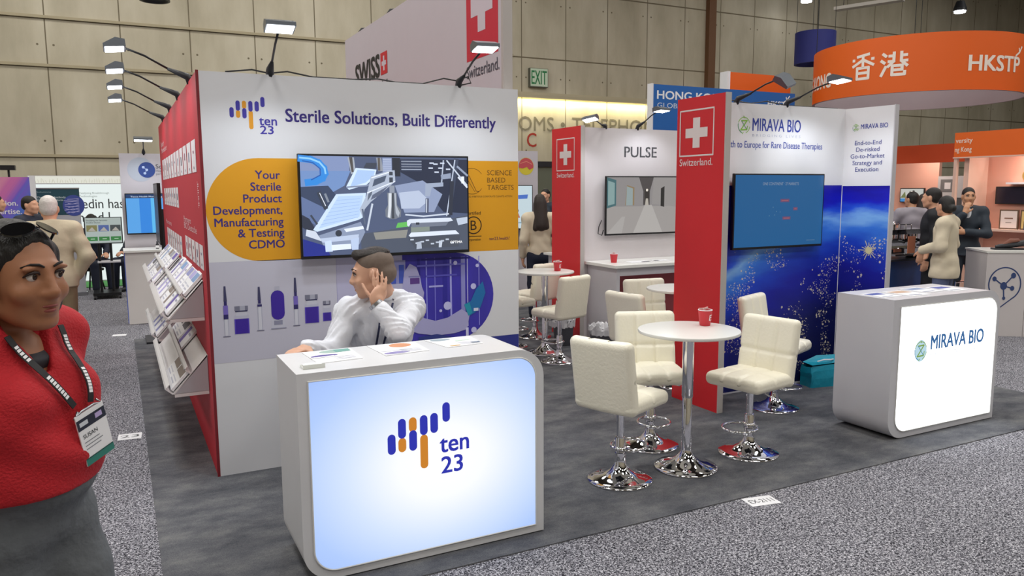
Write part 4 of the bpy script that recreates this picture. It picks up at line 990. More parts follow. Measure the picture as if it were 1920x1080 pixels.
# ================================================================== LEFT BACKGROUND
t = thing('display_wall', 'grey booth wall with dark blue dotted circle and blue screen, far left', 'wall', (.6, 11.53, 0))
build('panel', box(B(), .062, 1.6, 11.5, 11.56, 0, 2.2), mat('lilac_grey_panel', '#c6c2ca', .5), t)
p = front(11.5, .002); p.disc(.31, 1.99, .16, mat('pale_blue_print', '#b4bccb', .5), 1); p.disc(.385, 1.985, .103, '#2b478f', 2)
for x, z in [(.345, 2.02), (.385, 1.985), (.36, 1.94)]: p.disc(x, z, .017, '#b9cdf0', 4)
p.line([(.345, 2.02), (.385, 1.985), (.36, 1.94)], .006, '#b9cdf0', 3)
p.text('Solu', .497, 2.005, '#3a3a44', cap=.055, bold=.01, L=2); p.text('Health', .497, 1.96, '#70707c', cap=.028, L=2); p.text('partner', .497, 1.92, '#70707c', cap=.028, L=2); p.build('lettering', t)
def blue_pic(p):
    E = lambda c, s=.9: glow(c, s)
    p.rect(0, 0, p.W, p.H, E('#59a9f0'), 1); p.rect(0, p.H*.9, p.W, p.H, E('#123a6a'), 2); p.rect(p.W*.33, 0, p.W*.62, p.H*.9, E('#2f8ae6'), 2); p.rect(p.W*.62, .0, p.W*.8, p.H*.9, E('#5fc0f8'), 2)
    p.rect(p.W*.78, p.H*.15, p.W*1.0, p.H*.6, E('#1250c0'), 3); p.rect(p.W*.84, p.H*.42, p.W*.92, p.H*.52, E('#7fb8ff'), 4)
    p.text('Tissue Health Monitoring', p.W*.12, p.H*.92, E('#dfeeff', 1), w=p.W*.8, cap=.02, L=5)
tv('television', 'bright blue wall screen under the dark blue dotted circle', .097, .60, 1.13, 1.675, 11.5, 'y', pic=blue_pic)
t = thing('display_counter', 'plain white counter in front of the bright blue screen', 'counter', (.5, 11.2, 0))
build('body', box(B(), .05, 1.0, 10.93, 11.44, .006, .93), mat('warm_white_panel', '#d9d5d2', .5), t); build('counter_top', box(B(), .036, 1.01, 10.9, 11.46, .93, .955), GLOSS, t)
build('edge_stripe', box(B(), .040, .0499, 10.93, 11.0, .02, .93), mat('blue_stripe', '#5a6fc0', .5), t)
t = thing('bottle', 'small dark bottle standing on the plain white counter', 'bottle', (.44, 11.1, .955))
build('glass', lathe(B(), [(0, 0), (.02, 0), (.022, .05), (.012, .07), (.01, .1), (0, .1)], (.44, 11.1, .955), 16), DARK, t, smooth=True)
build('label_band', lathe(B(), [(.0215, .012), (.0225, .012), (.0225, .045), (.0215, .045)], (.44, 11.1, .955), 16), PAPER, t)
# slim black screen on a stand past the end of the red wall
t = thing('television', 'black screen seen edge-on at the far end of the red wall', 'television', (.42, 9.6, 0))
build('casing', box(B(), .395, .43, 9.2, 10.1, 1.12, 1.79, bev=.004), BLACK, t); build('pole', tube(B(), [(.45, 9.65, .02), (.45, 9.65, 1.5)], .025, 10), DARK, t); build('base', box(B(), .2, .7, 9.4, 9.9, .007, .027), DARK, t)
p = side(.395, .0006); p.rect(-10.08, 1.14, -9.22, 1.775, glow('#1a2230', .4), 1); p.build('screen', t)
# backlit wall with the seedin lettering
t = thing('lightbox_wall', 'bright backlit white wall with thin dark lettering above green carpet', 'wall', (-.5, 16.6, 0))
build('frame', box(B(), -1.42, .6, 16.6, 16.75, 0, 2.0), GREYP, t)
p = front(16.6, .003); p.rect(-1.40, .03, .59, 1.84, glow('#eaf4f2', .95), 1); p.rect(-1.40, 1.86, .59, 1.99, glow('#f4f4e6', .8), 1)
for k in range(46): x = -1.38+k*.043; p.line([(x, 1.87), (x+random.uniform(-.02, .02), 1.9+random.uniform(.01, .05))], .005, '#cfcfb8', 2)
p.text('Seedin has', .12, 1.39, '#33383c', w=.90, cap=.175, align='r', bold=.004, L=2); p.text('need l', -.65, 1.14, '#33383c', w=.52, cap=.175, bold=.004, L=2)
p.text('Catalysing Breakthrough', -.62, 1.66, '#8fa09c', w=.5, cap=.035, L=2); p.text('Technologies', -.62, 1.6, '#8fa09c', w=.3, cap=.035, L=2); p.build('lit_face', t)
GREEN = mat('green_carpet', '#3f8a3e', .9, noise=60, amt=.25)
tag(build('green_carpet', box(B(), -1.6, .45, 15.6, 16.59, 0, .012), GREEN), 'bright green carpet in front of the backlit white wall', 'carpet')
# roll-up banner
t = thing('rollup_banner', 'roll-up banner with dark teal top and purple globe behind the man in beige', 'banner', (-.85, 14.5, 0))
build('sheet', box(B(), -1.18, -.535, 14.49, 14.5, .06, 1.745), mat('banner_grey', '#bcbcc2', .5), t); build('cassette', box(B(), -1.2, -.52, 14.42, 14.58, 0, .06), STEEL, t); build('top_rail', box(B(), -1.185, -.53, 14.48, 14.51, 1.745, 1.765), STEEL, t)
p = front(14.49, .002); p.rect(-1.18, 1.33, -.535, 1.745, '#1f4a58', 1)
p.disc(-.625, 1.48, .155, '#3f4fa0', 2, ry=.17)
for i in range(11): z = 1.36+.022*i; p.line([(-.735+.03*math.sin(i*2), z), (-.64, z+.02*math.cos(i*3)), (-.55, z+.015)], .008, '#b9b8e6', 3)
p.text('Therapeutic Antibody', -1.13, 1.60, '#d6e4e6', w=.4, cap=.03, bold=.01, L=2); p.text('Discovery Platform', -1.13, 1.555, '#d6e4e6', w=.36, cap=.03, bold=.01, L=2); p.text('Solutions', -1.13, 1.69, '#9fb8bc', w=.2, cap=.02, L=2); p.build('banner_print', t)
# rainbow banner
PB, nt, bs, ns, lk = nodes_mat('rainbow_streak_print')
tc = ns.new('ShaderNodeTexCoord'); sp = ns.new('ShaderNodeSeparateXYZ'); lk.new(tc.outputs['Object'], sp.inputs[0])
d_ = math_(nt, 'ADD', math_(nt, 'MULTIPLY', sp.outputs[0], .8), math_(nt, 'MULTIPLY', sp.outputs[2], -.55))
mp = ns.new('ShaderNodeCombineXYZ'); lk.new(d_, mp.inputs[0]); nz = ns.new('ShaderNodeTexNoise'); nz.inputs['Scale'].default_value = 9; nz.inputs['Detail'].default_value = 5; lk.new(mp.outputs[0], nz.inputs['Vector'])
f_ = math_(nt, 'ADD', math_(nt, 'MULTIPLY', math_(nt, 'ADD', d_, 2.35), 1.05), math_(nt, 'MULTIPLY', math_(nt, 'SUBTRACT', nz.outputs[0], .5), .5))
lk.new(ramp(nt, f_, [(.0, '#e8a0b0'), (.25, '#d070b0'), (.45, '#7a5fd0'), (.62, '#4a78d0'), (.8, '#3fa8c8'), (1, '#5a3fb0')]), bs.inputs['Base Color']); bs.inputs['Roughness'].default_value = .5
t = thing('graphic_banner', 'purple and blue streaked banner at the far left edge', 'banner', (-1.8, 13.5, 0))
build('panel', box(B(), -2.6, -1.13, 13.5, 13.56, 0, 1.92), PB, t); build('edge_trim', box(B(), -1.13, -1.06, 13.5, 13.56, 0, 1.94), WHITE, t)
p = front(13.5, .003)
for i, s_ in enumerate(('precision.', 'expertise.', 'success.')): p.text(s_, -1.30+.04*i, 1.505-.123*i, '#f2eef6', cap=.075, align='r', bold=.02)
p.build('lettering', t)
t = thing('tripod_lamp', 'dark lamp head on a thin stand behind the streaked banner', 'lamp', (-1.42, 13.9, 0))
build('pole', tube(B(), [(-1.42, 13.9, 0), (-1.42, 13.9, 2.05)], .015, 8), DARK, t); build('head', box(B(), -1.52, -1.33, 13.82, 13.98, 2.03, 2.10), BLACK, t); build('foot', lathe(B(), [(0, 0), (.14, 0), (.14, .02), (0, .02)], (-1.42, 13.9, 0), 20), DARK, t)
# monitor on wheeled stand
t = thing('monitor_stand', 'monitor with three pictures and green buttons on a black wheeled stand', 'monitor', (-.21, 14.0, 0))
build('casing', box(B(), -.485, .055, 14.0, 14.05, .87, 1.295), DARK, t)
p = front(14.0, .002); p.rect(-.47, .885, .04, 1.285, glow('#b9c6c2', .75), 1); p.text('Simplifying the Genomics', -.455, 1.235, '#3a4a4a', w=.3, cap=.022, bold=.01, L=2); p.text('Workflow Solutions', -.455, 1.2, '#3a4a4a', w=.2, cap=.022, bold=.01, L=2)
for i, c in enumerate(('#8f8a5a', '#5a6fae', '#4c5456')):
    x = -.455+.168*i; p.rect(x, 1.07, x+.15, 1.17, glow(c, .7), 2); p.poly([(x+.02, 1.08), (x+.08, 1.14), (x+.13, 1.075)], glow('#cfcac0', .6), 3); p.rect(x, .92, x+.15, .985, glow('#3d8a4a', .7), 2); p.rect(x+.05, .945, x+.11, .957, glow('#bfe0c0', .7), 3)
p.build('screen', t)
b = B()
for x in (-.30, -.13): tube(b, [(x, 14.03, .1), (x, 14.03, .9)], .02, 8)
box(b, -.42, -.02, 13.78, 14.3, .06, .1); build('frame', b, BLACK, t); build('shelf', box(B(), -.33, .0, 13.9, 14.2, .57, .59), GREYP, t)
for x, y in ((-.4, 13.8), (-.04, 13.8), (-.4, 14.28), (-.04, 14.28)): build('wheel', tube(B(), [(x-.015, y, .03), (x+.015, y, .03)], .03, 12), BLACK, t)

# ================================================================== MIDDLE BACKGROUND
t = thing('display_wall', 'grey booth wall with red and yellow round logo behind the back round table', 'wall', (5, 10.03, 0))
build('panel', box(B(), 4.2, 5.52, 10.0, 10.06, 0, 2.25), mat('lilac_grey_panel', '#c6c2ca', .5), t)
p = front(10, .002); p.disc(5.325, 2.03, .125, '#d8c83a', 1); a_ = np.linspace(RAD(-10), RAD(190), 20); p.poly([(5.325+.12*math.cos(q), 2.03+.12*math.sin(q)) for q in a_] + [(5.27, 2.0), (5.34, 2.02), (5.38, 1.98)], '#c8505a', 2); p.line([(5.23, 2.07), (5.33, 2.10), (5.42, 2.06)], .008, '#e89a80', 3); p.build('logo', t)
def chart(p):
    p.rect(0, 0, p.W, p.H, glow('#cfe2ea', .85), 1); p.poly([(p.W*.2, p.H*.75), (p.W*.9, p.H*.80), (p.W*.88, p.H*.70), (p.W*.3, p.H*.68)], glow('#4f78d0', .8), 2); p.disc(p.W*.62, p.H*.42, .03, glow('#2a2a3a', .8), 2); p.poly([(p.W*.58, p.H*.25), (p.W*.7, p.H*.25), (p.W*.64, p.H*.4)], glow('#c06a50', .8), 2); p.rect(p.W*.2, p.H*.12, p.W*.8, p.H*.15, glow('#8fb0c0', .8), 2)
tv('television', 'pale wall screen with blue ribbon picture below the red and yellow logo', 4.72, 5.40, 1.12, 1.76, 10, 'y', pic=chart)
t = thing('display_counter', 'small white counter behind the red divider near the woman with long hair', 'counter', (4.9, 8.15, 0))
build('body', box(B(), 4.72, 5.2, 8.02, 8.28, .006, .9), GREYP, t); build('counter_top', box(B(), 4.66, 5.22, 7.98, 8.3, .9, .925), GLOSS, t)

# ================================================================== BLUE AND ORANGE BANNERS, HANGING RINGS
ORG = mat('orange_print', '#e2600f', .5, noise=.6, amt=.05)
t = thing('banner_wall', 'tall blue wall reading HONG KONG behind the red divider', 'banner', (9.1, 10.05, 0))
build('panel', box(B(), 7.58, 10.63, 10.0, 10.1, 0, 3.32), mat('royal_blue_print', '#1560ae', .5), t); build('edge_trim', box(B(), 7.55, 7.58, 9.99, 10.11, 0, 3.33), WHITE, t)
p = front(10, .0015); p.text('HONG KONG', 7.66, 3.10, '#eef0f4', w=1.45, cap=.125, bold=.03); p.text('GLOBAL INNOVATION', 7.665, 2.965, '#cfd8e6', w=1.6, cap=.075); p.text('HKSTP', 10.0, 3.085, '#eef0f4', w=.5, cap=.085, bold=.03); p.line([(10.38, 3.17), (10.44, 3.2), (10.5, 3.27)], .02, '#eef0f4'); p.line([(10.44, 3.2), (10.42, 3.25)], .02, '#eef0f4'); p.build('lettering', t)
t = thing('banner_wall', 'plain orange wall standing behind the blue HONG KONG wall', 'banner', (11.8, 12.1, 0))
build('panel', box(B(), 10.97, 12.62, 12.0, 12.2, 0, 3.98), ORG, t); build('edge_trim', box(B(), 10.90, 10.97, 11.99, 12.21, 0, 3.99), WHITE, t)
RC, RR, RZ0, RZ1 = (13.087, 9.497), 1.739, 3.245, 4.16
def hang_ring(label, c, r, z0, z1, m_out, m_in, n=96):
    t = thing('hanging_ring_sign', label, 'sign', (c[0], c[1], z0))
    b = B(); lathe(b, [(r-.001, z0), (r, z0), (r, z1), (r-.001, z1)], (c[0], c[1], 0), n); build('outer_face', b, m_out, t, smooth=True, angle=40)
    b = B(); lathe(b, [(r-.002, z0), (r-.05, z0), (r-.05, z1), (r-.002, z1)], (c[0], c[1], 0), n); build('inner_face', b, m_in, t, smooth=True, angle=40)
    for k in range(4):
        a = k*PI/2+.6; x, y = c[0]+(r-.03)*math.cos(a), c[1]+(r-.03)*math.sin(a); build('cable', tube(B(), [(x, y, z1-.02), (x, y, 9)], .006, 6), BLACK, t)
    return t
t = hang_ring('big orange hanging ring with white Chinese characters', RC, RR, RZ0, RZ1, ORG, mat('ring_lining', '#a89ba0', .6))
class RingPrint(Print):
    def __init__(self, ang): super().__init__((0, 0, 0), (1, 0, 0), (0, 0, 1)); self.a = RAD(ang)
    def P(self, u_, v_, L=None):
        a = self.a + u_/RR; r = RR + .003 + .0015*(L or 1); return Vector((RC[0]+r*math.cos(a), RC[1]+r*math.sin(a), v_))
    def build(self, name, parent=None):
        me = bpy.data.meshes.new(name); bmesh.ops.recalc_face_normals(self.bm, faces=self.bm.faces[:]); self.bm.to_mesh(me); self.bm.free()
        for m in self.mats: me.materials.append(m)
        return link(name, me, parent)
WI = '#f1e6dc'
def strokes(p, x, z, s, L):
    for pts in L: p.line([(x+a*s, z+b*s) for a, b in pts], .115*s, WI)
XIANG = [[(.25, .93), (.75, 1.0)], [(.05, .8), (.95, .8)], [(.5, .97), (.5, .52)], [(.48, .78), (.05, .55)], [(.52, .78), (.95, .55)], [(.25, .46), (.75, .46), (.75, .02), (.25, .02), (.25, .46)], [(.25, .25), (.75, .25)]]
GANG = [[(.08, .92), (.2, .82)], [(.02, .65), (.15, .55)], [(.03, .05), (.2, .4)], [(.32, .82), (.98, .82)], [(.3, .6), (1.0, .6)], [(.5, .95), (.5, .6)], [(.78, .95), (.78, .6)], [(.5, .6), (.28, .4)], [(.78, .6), (1.0, .4)], [(.45, .42), (.82, .42), (.82, .25), (.45, .25)], [(.45, .42), (.45, .06), (.92, .06), (.92, .18)]]
p = RingPrint(-178.0); strokes(p, 0, 3.515, .40, XIANG); strokes(p, .50, 3.51, .40, GANG); p.build('chinese_characters', t)
p = RingPrint(-118.5); p.text('HKSTP', 0, 3.545, WI, w=1.02, cap=.235, bold=.035); p.line([(.9, 3.8), (1.0, 3.86), (1.06, 3.95)], .03, WI); p.line([(1.0, 3.86), (.98, 3.92)], .03, WI); p.build('lettering', t)
p = RingPrint(166.0); p.text('HONG KONG', 0, 3.47, WI, w=1.5, cap=.24, align='r', bold=.03); p.build('lettering', t)
hang_ring('dark blue hanging ring near the hall roof behind the orange ring', (15.05, 13.6), .46, 4.62, 5.35, mat('navy_fabric', '#20287a', .6), mat('navy_lining', '#2a2a66', .7), 64)

# ================================================================== RIGHT BACKGROUND BOOTHS
PINK = mat('pink_panel', '#dfa894', .55, noise=.8, amt=.05); PINKL = mat('pale_pink_panel', '#e6c0ae', .55)
t = thing('fascia', 'bright orange fascia reading University Hong Kong at the right edge', 'sign', (12.05, 7, 0))
build('beam', box(B(), 12.0, 12.08, 5.6, 7.95, 2.17, 2.552), mat('orange_fascia', '#e8671a', .5), t); build('beam_trim', box(B(), 11.995, 12.085, 5.6, 7.96, 2.15, 2.17), PINKL, t)
for y in (5.62, 7.92): build('post', box(B(), 12.01, 12.07, y-.02, y+.03, 0, 2.15), PINKL, t)
p = side(12.0, .0015); p.text('versity', -7.93, 2.39, '#f4dccb', w=.27, cap=.075, bold=.02); p.text('ng Kong', -7.935, 2.25, '#f4dccb', w=.27, cap=.075, bold=.02); p.build('lettering', t)
t = thing('fascia', 'darker orange fascia farther back beside the starry side panel', 'sign', (13.05, 9.5, 0))
build('beam', box(B(), 13.0, 13.08, 8.3, 10.6, 2.13, 2.45), mat('orange_fascia_deep', '#c9481a', .55), t)
for y in (8.33, 10.55): build('post', box(B(), 13.01, 13.07, y-.02, y+.03, 0, 2.13), PINKL, t)
p = side(13.0, .0015); p.text('t', -8.4, 2.2, '#f0d0b8', cap=.06); p.build('lettering', t)
t = thing('booth_wall', 'pink booth wall holding a black screen and a shelf at the right edge', 'wall', (12.65, 7, 0))
build('panel', box(B(), 12.6, 12.68, 5.0, 7.75, 0, 2.3), PINK, t); build('end_panel', box(B(), 12.1, 12.68, 7.75, 7.83, 0, 2.3), PINKL, t)
t = thing('booth_wall', 'pink booth wall with small lit screen farther back at right', 'wall', (14.1, 10, 0))
build('panel', box(B(), 14.02, 14.1, 9.56, 11.2, 0, 2.2), PINK, t); build('end_panel', box(B(), 13.2, 14.1, 8.85, 8.9, 0, 2.2), PINKL, t) if 0 else None
t = thing('photo_panel', 'grey panel with black and white photographs behind the two men', 'panel', (14.05, 8.9, 0))
build('panel', box(B(), 14.0, 14.02, 8.1, 9.555, 0, 1.9), mat('photo_grey', '#b7b4b4', .5), t)
p = side(14.0, .0015)
for y, z, w_, h_, c in [(-9.5, 1.6, .3, .24, '#6a6868'), (-9.42, 1.66, .12, .12, '#d0cccc'), (-9.05, 1.58, .12, .22, '#4a4848'), (-8.75, 1.62, .06, .2, '#5a5656'), (-8.5, 1.55, .2, .26, '#5c5a58'), (-9.3, 1.3, .5, .2, '#4b4a4c'), (-8.72, .9, .3, .95, '#3e3d40')]: p.rect(y, z, y+w_, z+h_, c)
p.build('photographs', t)
def wall_tv(label, x, y0, y1, z0, z1, pic):
    t = thing('television', label, 'television', (x, (y0+y1)/2, z0))
    build('casing', box(B(), x-.06, x-.02, y0, y1, z0, z1, bev=.004), BLACK, t); build('wall_bracket', box(B(), x-.022, x-.002, (y0+y1)/2-.1, (y0+y1)/2+.1, z0+.05, z1-.05), DARK, t)
    p = side(x-.06, .0008); pic(p, -y1+.015, z0+.015, y1-y0-.03, z1-z0-.03); p.build('screen', t)
def p1(p, x, z, w_, h_):
    p.rect(x, z, x+w_, z+h_, glow('#cfd2cc', .8), 1); p.rect(x, z, x+w_, z+h_*.25, glow('#3f8fd0', .8), 2); p.poly([(x+w_*.3, z+h_*.2), (x+w_*.4, z+h_*.8), (x+w_*.6, z+h_*.9), (x+w_*.8, z+h_*.2)], glow('#4a4a44', .6), 3); p.poly([(x, z+h_*.3), (x+w_*.2, z+h_*.8), (x+w_*.25, z+h_*.3)], glow('#7f8a5a', .7), 3); p.disc(x+w_*.5, z+h_*.72, .03, glow('#e8e4d8', .9), 4)
wall_tv('small lit screen with blue bottom band on the far pink wall', 14.02, 9.80, 10.32, 1.40, 1.68, p1)
wall_tv('black switched-off screen on the pink wall at the right edge', 12.6, 6.2, 7.57, 1.425, 1.70, lambda p, x, z, w_, h_: p.rect(x, z, x+w_, z+h_, mat('dark_screen', '#2a2430', .25), 1))
t = thing('wall_shelf', 'pale shelf on the pink wall under the black screen', 'shelf', (12.45, 7, 1.03)); build('board', box(B(), 12.3, 12.6, 5.6, 7.74, 1.0, 1.035), PINKL, t)
t = thing('wall_shelf', 'small shelf above the black screen at the right edge', 'shelf', (12.5, 7, 1.74)); build('board', box(B(), 12.42, 12.6, 6.3, 7.35, 1.735, 1.765), WHITE, t)
t = thing('award_plaque', 'round gold emblem standing on the small shelf at the right edge', 'plaque', (12.5, 7.05, 1.765))
b = B(); lathe(b, [(.07, -.01), (.1, -.01), (.1, .01), (.07, .01), (.07, -.01)], n=28); bmesh.ops.transform(b, matrix=Matrix.Translation((12.5, 7.05, 1.866)) @ Matrix.Rotation(PI/2, 4, 'Y'), verts=b.verts[:]); build('ring', b, mat('gold', '#d8b060', .35, .6), t, smooth=True, angle=40)
b = B(); lathe(b, [(0, -.008), (.045, -.008), (.045, .008), (0, .008)], n=20); bmesh.ops.transform(b, matrix=Matrix.Translation((12.5, 7.05, 1.866)) @ Matrix.Rotation(PI/2, 4, 'Y'), verts=b.verts[:]); box(b, 12.496, 12.504, 7.04, 7.06, 1.80, 1.93); build('centre', b, mat('gold', '#d8b060', .35, .6), t)
def frame_(label, y0, y1, z0, z1, face):
    t = thing('certificate_frame', label, 'frame', (12.45, (y0+y1)/2, 1.035)); build('frame', box(B(), 12.44, 12.46, y0, y1, z0, z1), mat('frame_brown', '#6a5340', .5), t)
    p = side(12.44, .001); p.rect(-y1+.02, z0+.02, -y0-.02, z1-.02, face, 1); p.rect(-y1+.08, z0+.16, -y0-.08, z0+.18, '#8a6a5a', 2); p.rect(-y1+.1, z0+.1, -y0-.1, z0+.11, '#8a7a70', 2); p.build('certificate', t)
frame_('white certificate in a dark frame on the pale shelf', 7.13, 7.42, 1.035, 1.34, '#efe2dc'); frame_('yellow certificate in a dark frame at the right end of the pale shelf', 6.75, 7.10, 1.035, 1.34, '#dcc07a')
t = thing('tablet', 'small blue-screened tablet standing on the pale shelf', 'tablet', (12.36, 6.9, 1.035)); build('casing', box(B(), 12.36, 12.37, 6.78, 7.0, 1.035, 1.17), DARK, t); p = side(12.36, .001); p.rect(-6.99, 1.045, -6.79, 1.16, glow('#5a84c8', .7), 1); p.build('screen', t)
# white counter with the molecule emblem
wu, wv = Vector((.8, -.6, 0)), Vector((.6, .8, 0)); wo = Vector((8.765, 5.33, 0))
M = Matrix(((wu.x, wv.x, 0, wo.x), (wu.y, wv.y, 0, wo.y), (0, 0, 1, 0), (0, 0, 0, 1)))
t = thing('display_counter', 'white counter with dark molecule emblem in a circle at the right edge', 'counter', tuple(wo + wu*.5 + wv*.3))
build('body', box(B(), 0, .42, 0, .6, .0, .955, M), mat('counter_offwhite', '#d5cfcf', .5), t); build('body', box(B(), .425, 1.2, 0, .6, 0, .955, M), mat('counter_offwhite', '#d5cfcf', .5), t); build('counter_top', box(B(), -.01, 1.21, -.01, .61, .955, .975, M), GLOSS, t)
p = Print(wo, wu, (0, 0, 1), .0012); NV = '#35487a'
p.ring(.20, .60, .165, .014, NV, -60, 215, 1, ry=.19); p.line([(.065, .49), (.17, .30)], .013, NV, 1) if 0 else None
p.line([(.283, .436), (.13, .30)], .012, NV, 1); p.line([(.065, .49), (.10, .42)], .012, NV, 1)
p.disc(.19, .58, .035, NV, 2, ry=.045)
for x, z, r in [(.09, .66, .022), (.285, .70, .026), (.28, .555, .022), (.20, .44, .016)]: p.line([(.19, .58), (x, z)], .014, NV, 2); p.disc(x, z, r, NV, 3, ry=r*1.25)
p.build('molecule_emblem', t)
t = thing('microscope', 'dark small instrument with brown arm lying on the white molecule counter', 'instrument', tuple(wo+wu*.35+wv*.25+Vector((0, 0, .975))))
Mi = M @ Matrix.Translation((.3, .25, .975)); b = box(B(), -.15, .2, -.06, .06, 0, .02, Mi); build('base', b, DARK, t)
build('body', tube(B(), [Mi @ Vector(q) for q in [(-.12, 0, .03), (0, 0, .05), (.1, 0, .06), (.22, 0, .09)]], [.02, .035, .03, .04], 10), DARK, t); build('arm', tube(B(), [Mi @ Vector(q) for q in [(-.05, 0, .05), (.03, 0, .1), (.12, 0, .11)]], [.02, .03, .02], 10), mat('brown_plastic', '#7a4a3a', .5), t)
# espresso machine on the blue counter
t = thing('bar_counter', 'dark blue counter under the espresso machine', 'counter', (8.8, 6.45, 0)); build('body', box(B(), 8.25, 9.4, 6.3, 6.7, 0, .80), mat('navy_counter', '#274a86', .4), t); build('counter_top', box(B(), 8.22, 9.43, 6.22, 6.73, .80, .825), mat('dark_top', '#2a2c34', .3), t)
t = thing('espresso_machine', 'chrome espresso machine with pink card leaning on it', 'machine', (8.7, 6.45, .825))
b = box(B(), 8.42, 9.1, 6.32, 6.62, .86, .95, bev=.01); box(b, 8.42, 9.1, 6.45, 6.62, .95, 1.12); box(b, 8.40, 9.12, 6.3, 6.62, 1.12, 1.18); build('body', b, CHROME, t)
build('drip_tray', box(B(), 8.45, 9.07, 6.26, 6.45, .86, .88), STEEL, t)
for x in (8.46, 9.06): build('foot', box(B(), x-.02, x+.02, 6.4, 6.55, .826, .86), BLACK, t)
for x in (8.55, 8.78, 8.98):
    b = tube(B(), [(x, 6.4, 1.12), (x, 6.4, 1.05)], .035, 14); g = build('group_head', b, CHROME, t, smooth=True, angle=40); build('portafilter', tube(B(), [(x, 6.4, 1.04), (x, 6.3, 1.035), (x, 6.22, 1.03)], [.03, .012, .014], 8), BLACK, g)
for x in (8.5, 8.62, 8.74): build('cup_rail', tube(B(), [(x, 6.35, 1.18), (x, 6.35, 1.24), (x+.1, 6.35, 1.24), (x+.1, 6.35, 1.18)], .006, 6), CHROME, t)
build('dome', lathe(B(), [(.06, 0), (.06, .05), (.035, .09), (0, .1)], (8.66, 6.5, 1.18), 20), CHROME, t, smooth=True)
build('card', box(B(), 8.62, 8.76, 6.225, 6.23, .89, 1.10), mat('pink_card', '#d88a6a', .6), t)
t = thing('stool', 'orange cube seat with chrome frame stool behind the white jacket', 'stool', (9.6, 6.2, 0))
build('seat', box(B(), 9.25, 9.75, 5.95, 6.2, .006, .40, bev=.01), mat('orange_cube', '#f08050', .5), t); build('rail', tube(B(), [(9.25, 6.0, .40), (9.25, 6.0, .52), (9.75, 6.0, .52), (9.75, 6.0, .40)], .012, 8), CHROME, t)

area('pink_booth_fill', (12.25, 6.9, 2.28), .5, 11, (1, .9, .8)); area('pink_booth_fill', (13.5, 9.6, 2.4), .5, 11, (1, .9, .8))  # fill lights added to brighten the pink booths, no fittings behind them

t = thing('hall_lamp', 'dark round unlit hall lamp cut by the top edge of the photo', 'lamp', (.81, 15.3, 5.02))
build('housing', lathe(B(), [(0, .3), (.15, .3), (.25, .05), (.25, 0), (.22, 0), (.2, .04), (0, .06)], (.81, 15.3, 5.0), 28), DARK, t, smooth=True, angle=40); build('cable', tube(B(), [(.81, 15.3, 5.3), (.81, 15.3, 8.98)], .012, 6), BLACK, t)

# ================================================================== PEOPLE
def rotz(a): c, s = math.cos(a), math.sin(a); return np.array([[c, -s, 0], [s, c, 0], [0, 0, 1.]])
def rotx(a): c, s = math.cos(a), math.sin(a); return np.array([[1., 0, 0], [0, c, -s], [0, s, c]])
def roty(a): c, s = math.cos(a), math.sin(a); return np.array([[c, 0, s], [0, 1., 0], [-s, 0, c]])
def unit(v): v = np.array(v, float); return v/np.linalg.norm(v)
def basis(up_, right):
    u_ = unit(up_); r = np.array(right, float); r = unit(r - u_*(r@u_)); f = np.cross(u_, r); return np.stack([r, f, u_], 1)    # columns x, y, z
class Fig:
    """local frame: feet at z = 0, facing -y, the subject's left at +x"""
    def __init__(s, loc=(0, 0, 0), rz=0, k=1.0): s.o = np.array(loc, float); s.R = rotz(RAD(rz)); s.k = k
    def p(s, q): return s.o + s.R @ (np.array(q, float)*s.k)
    def c(s, a, b, ra, rb=None): return cap_(s.p(a), s.p(b), ra*s.k, (ra if rb is None else rb)*s.k)
    def e(s, c, r, R=None): return ell(s.p(c), np.array(r, float)*s.k, s.R if R is None else s.R @ R)
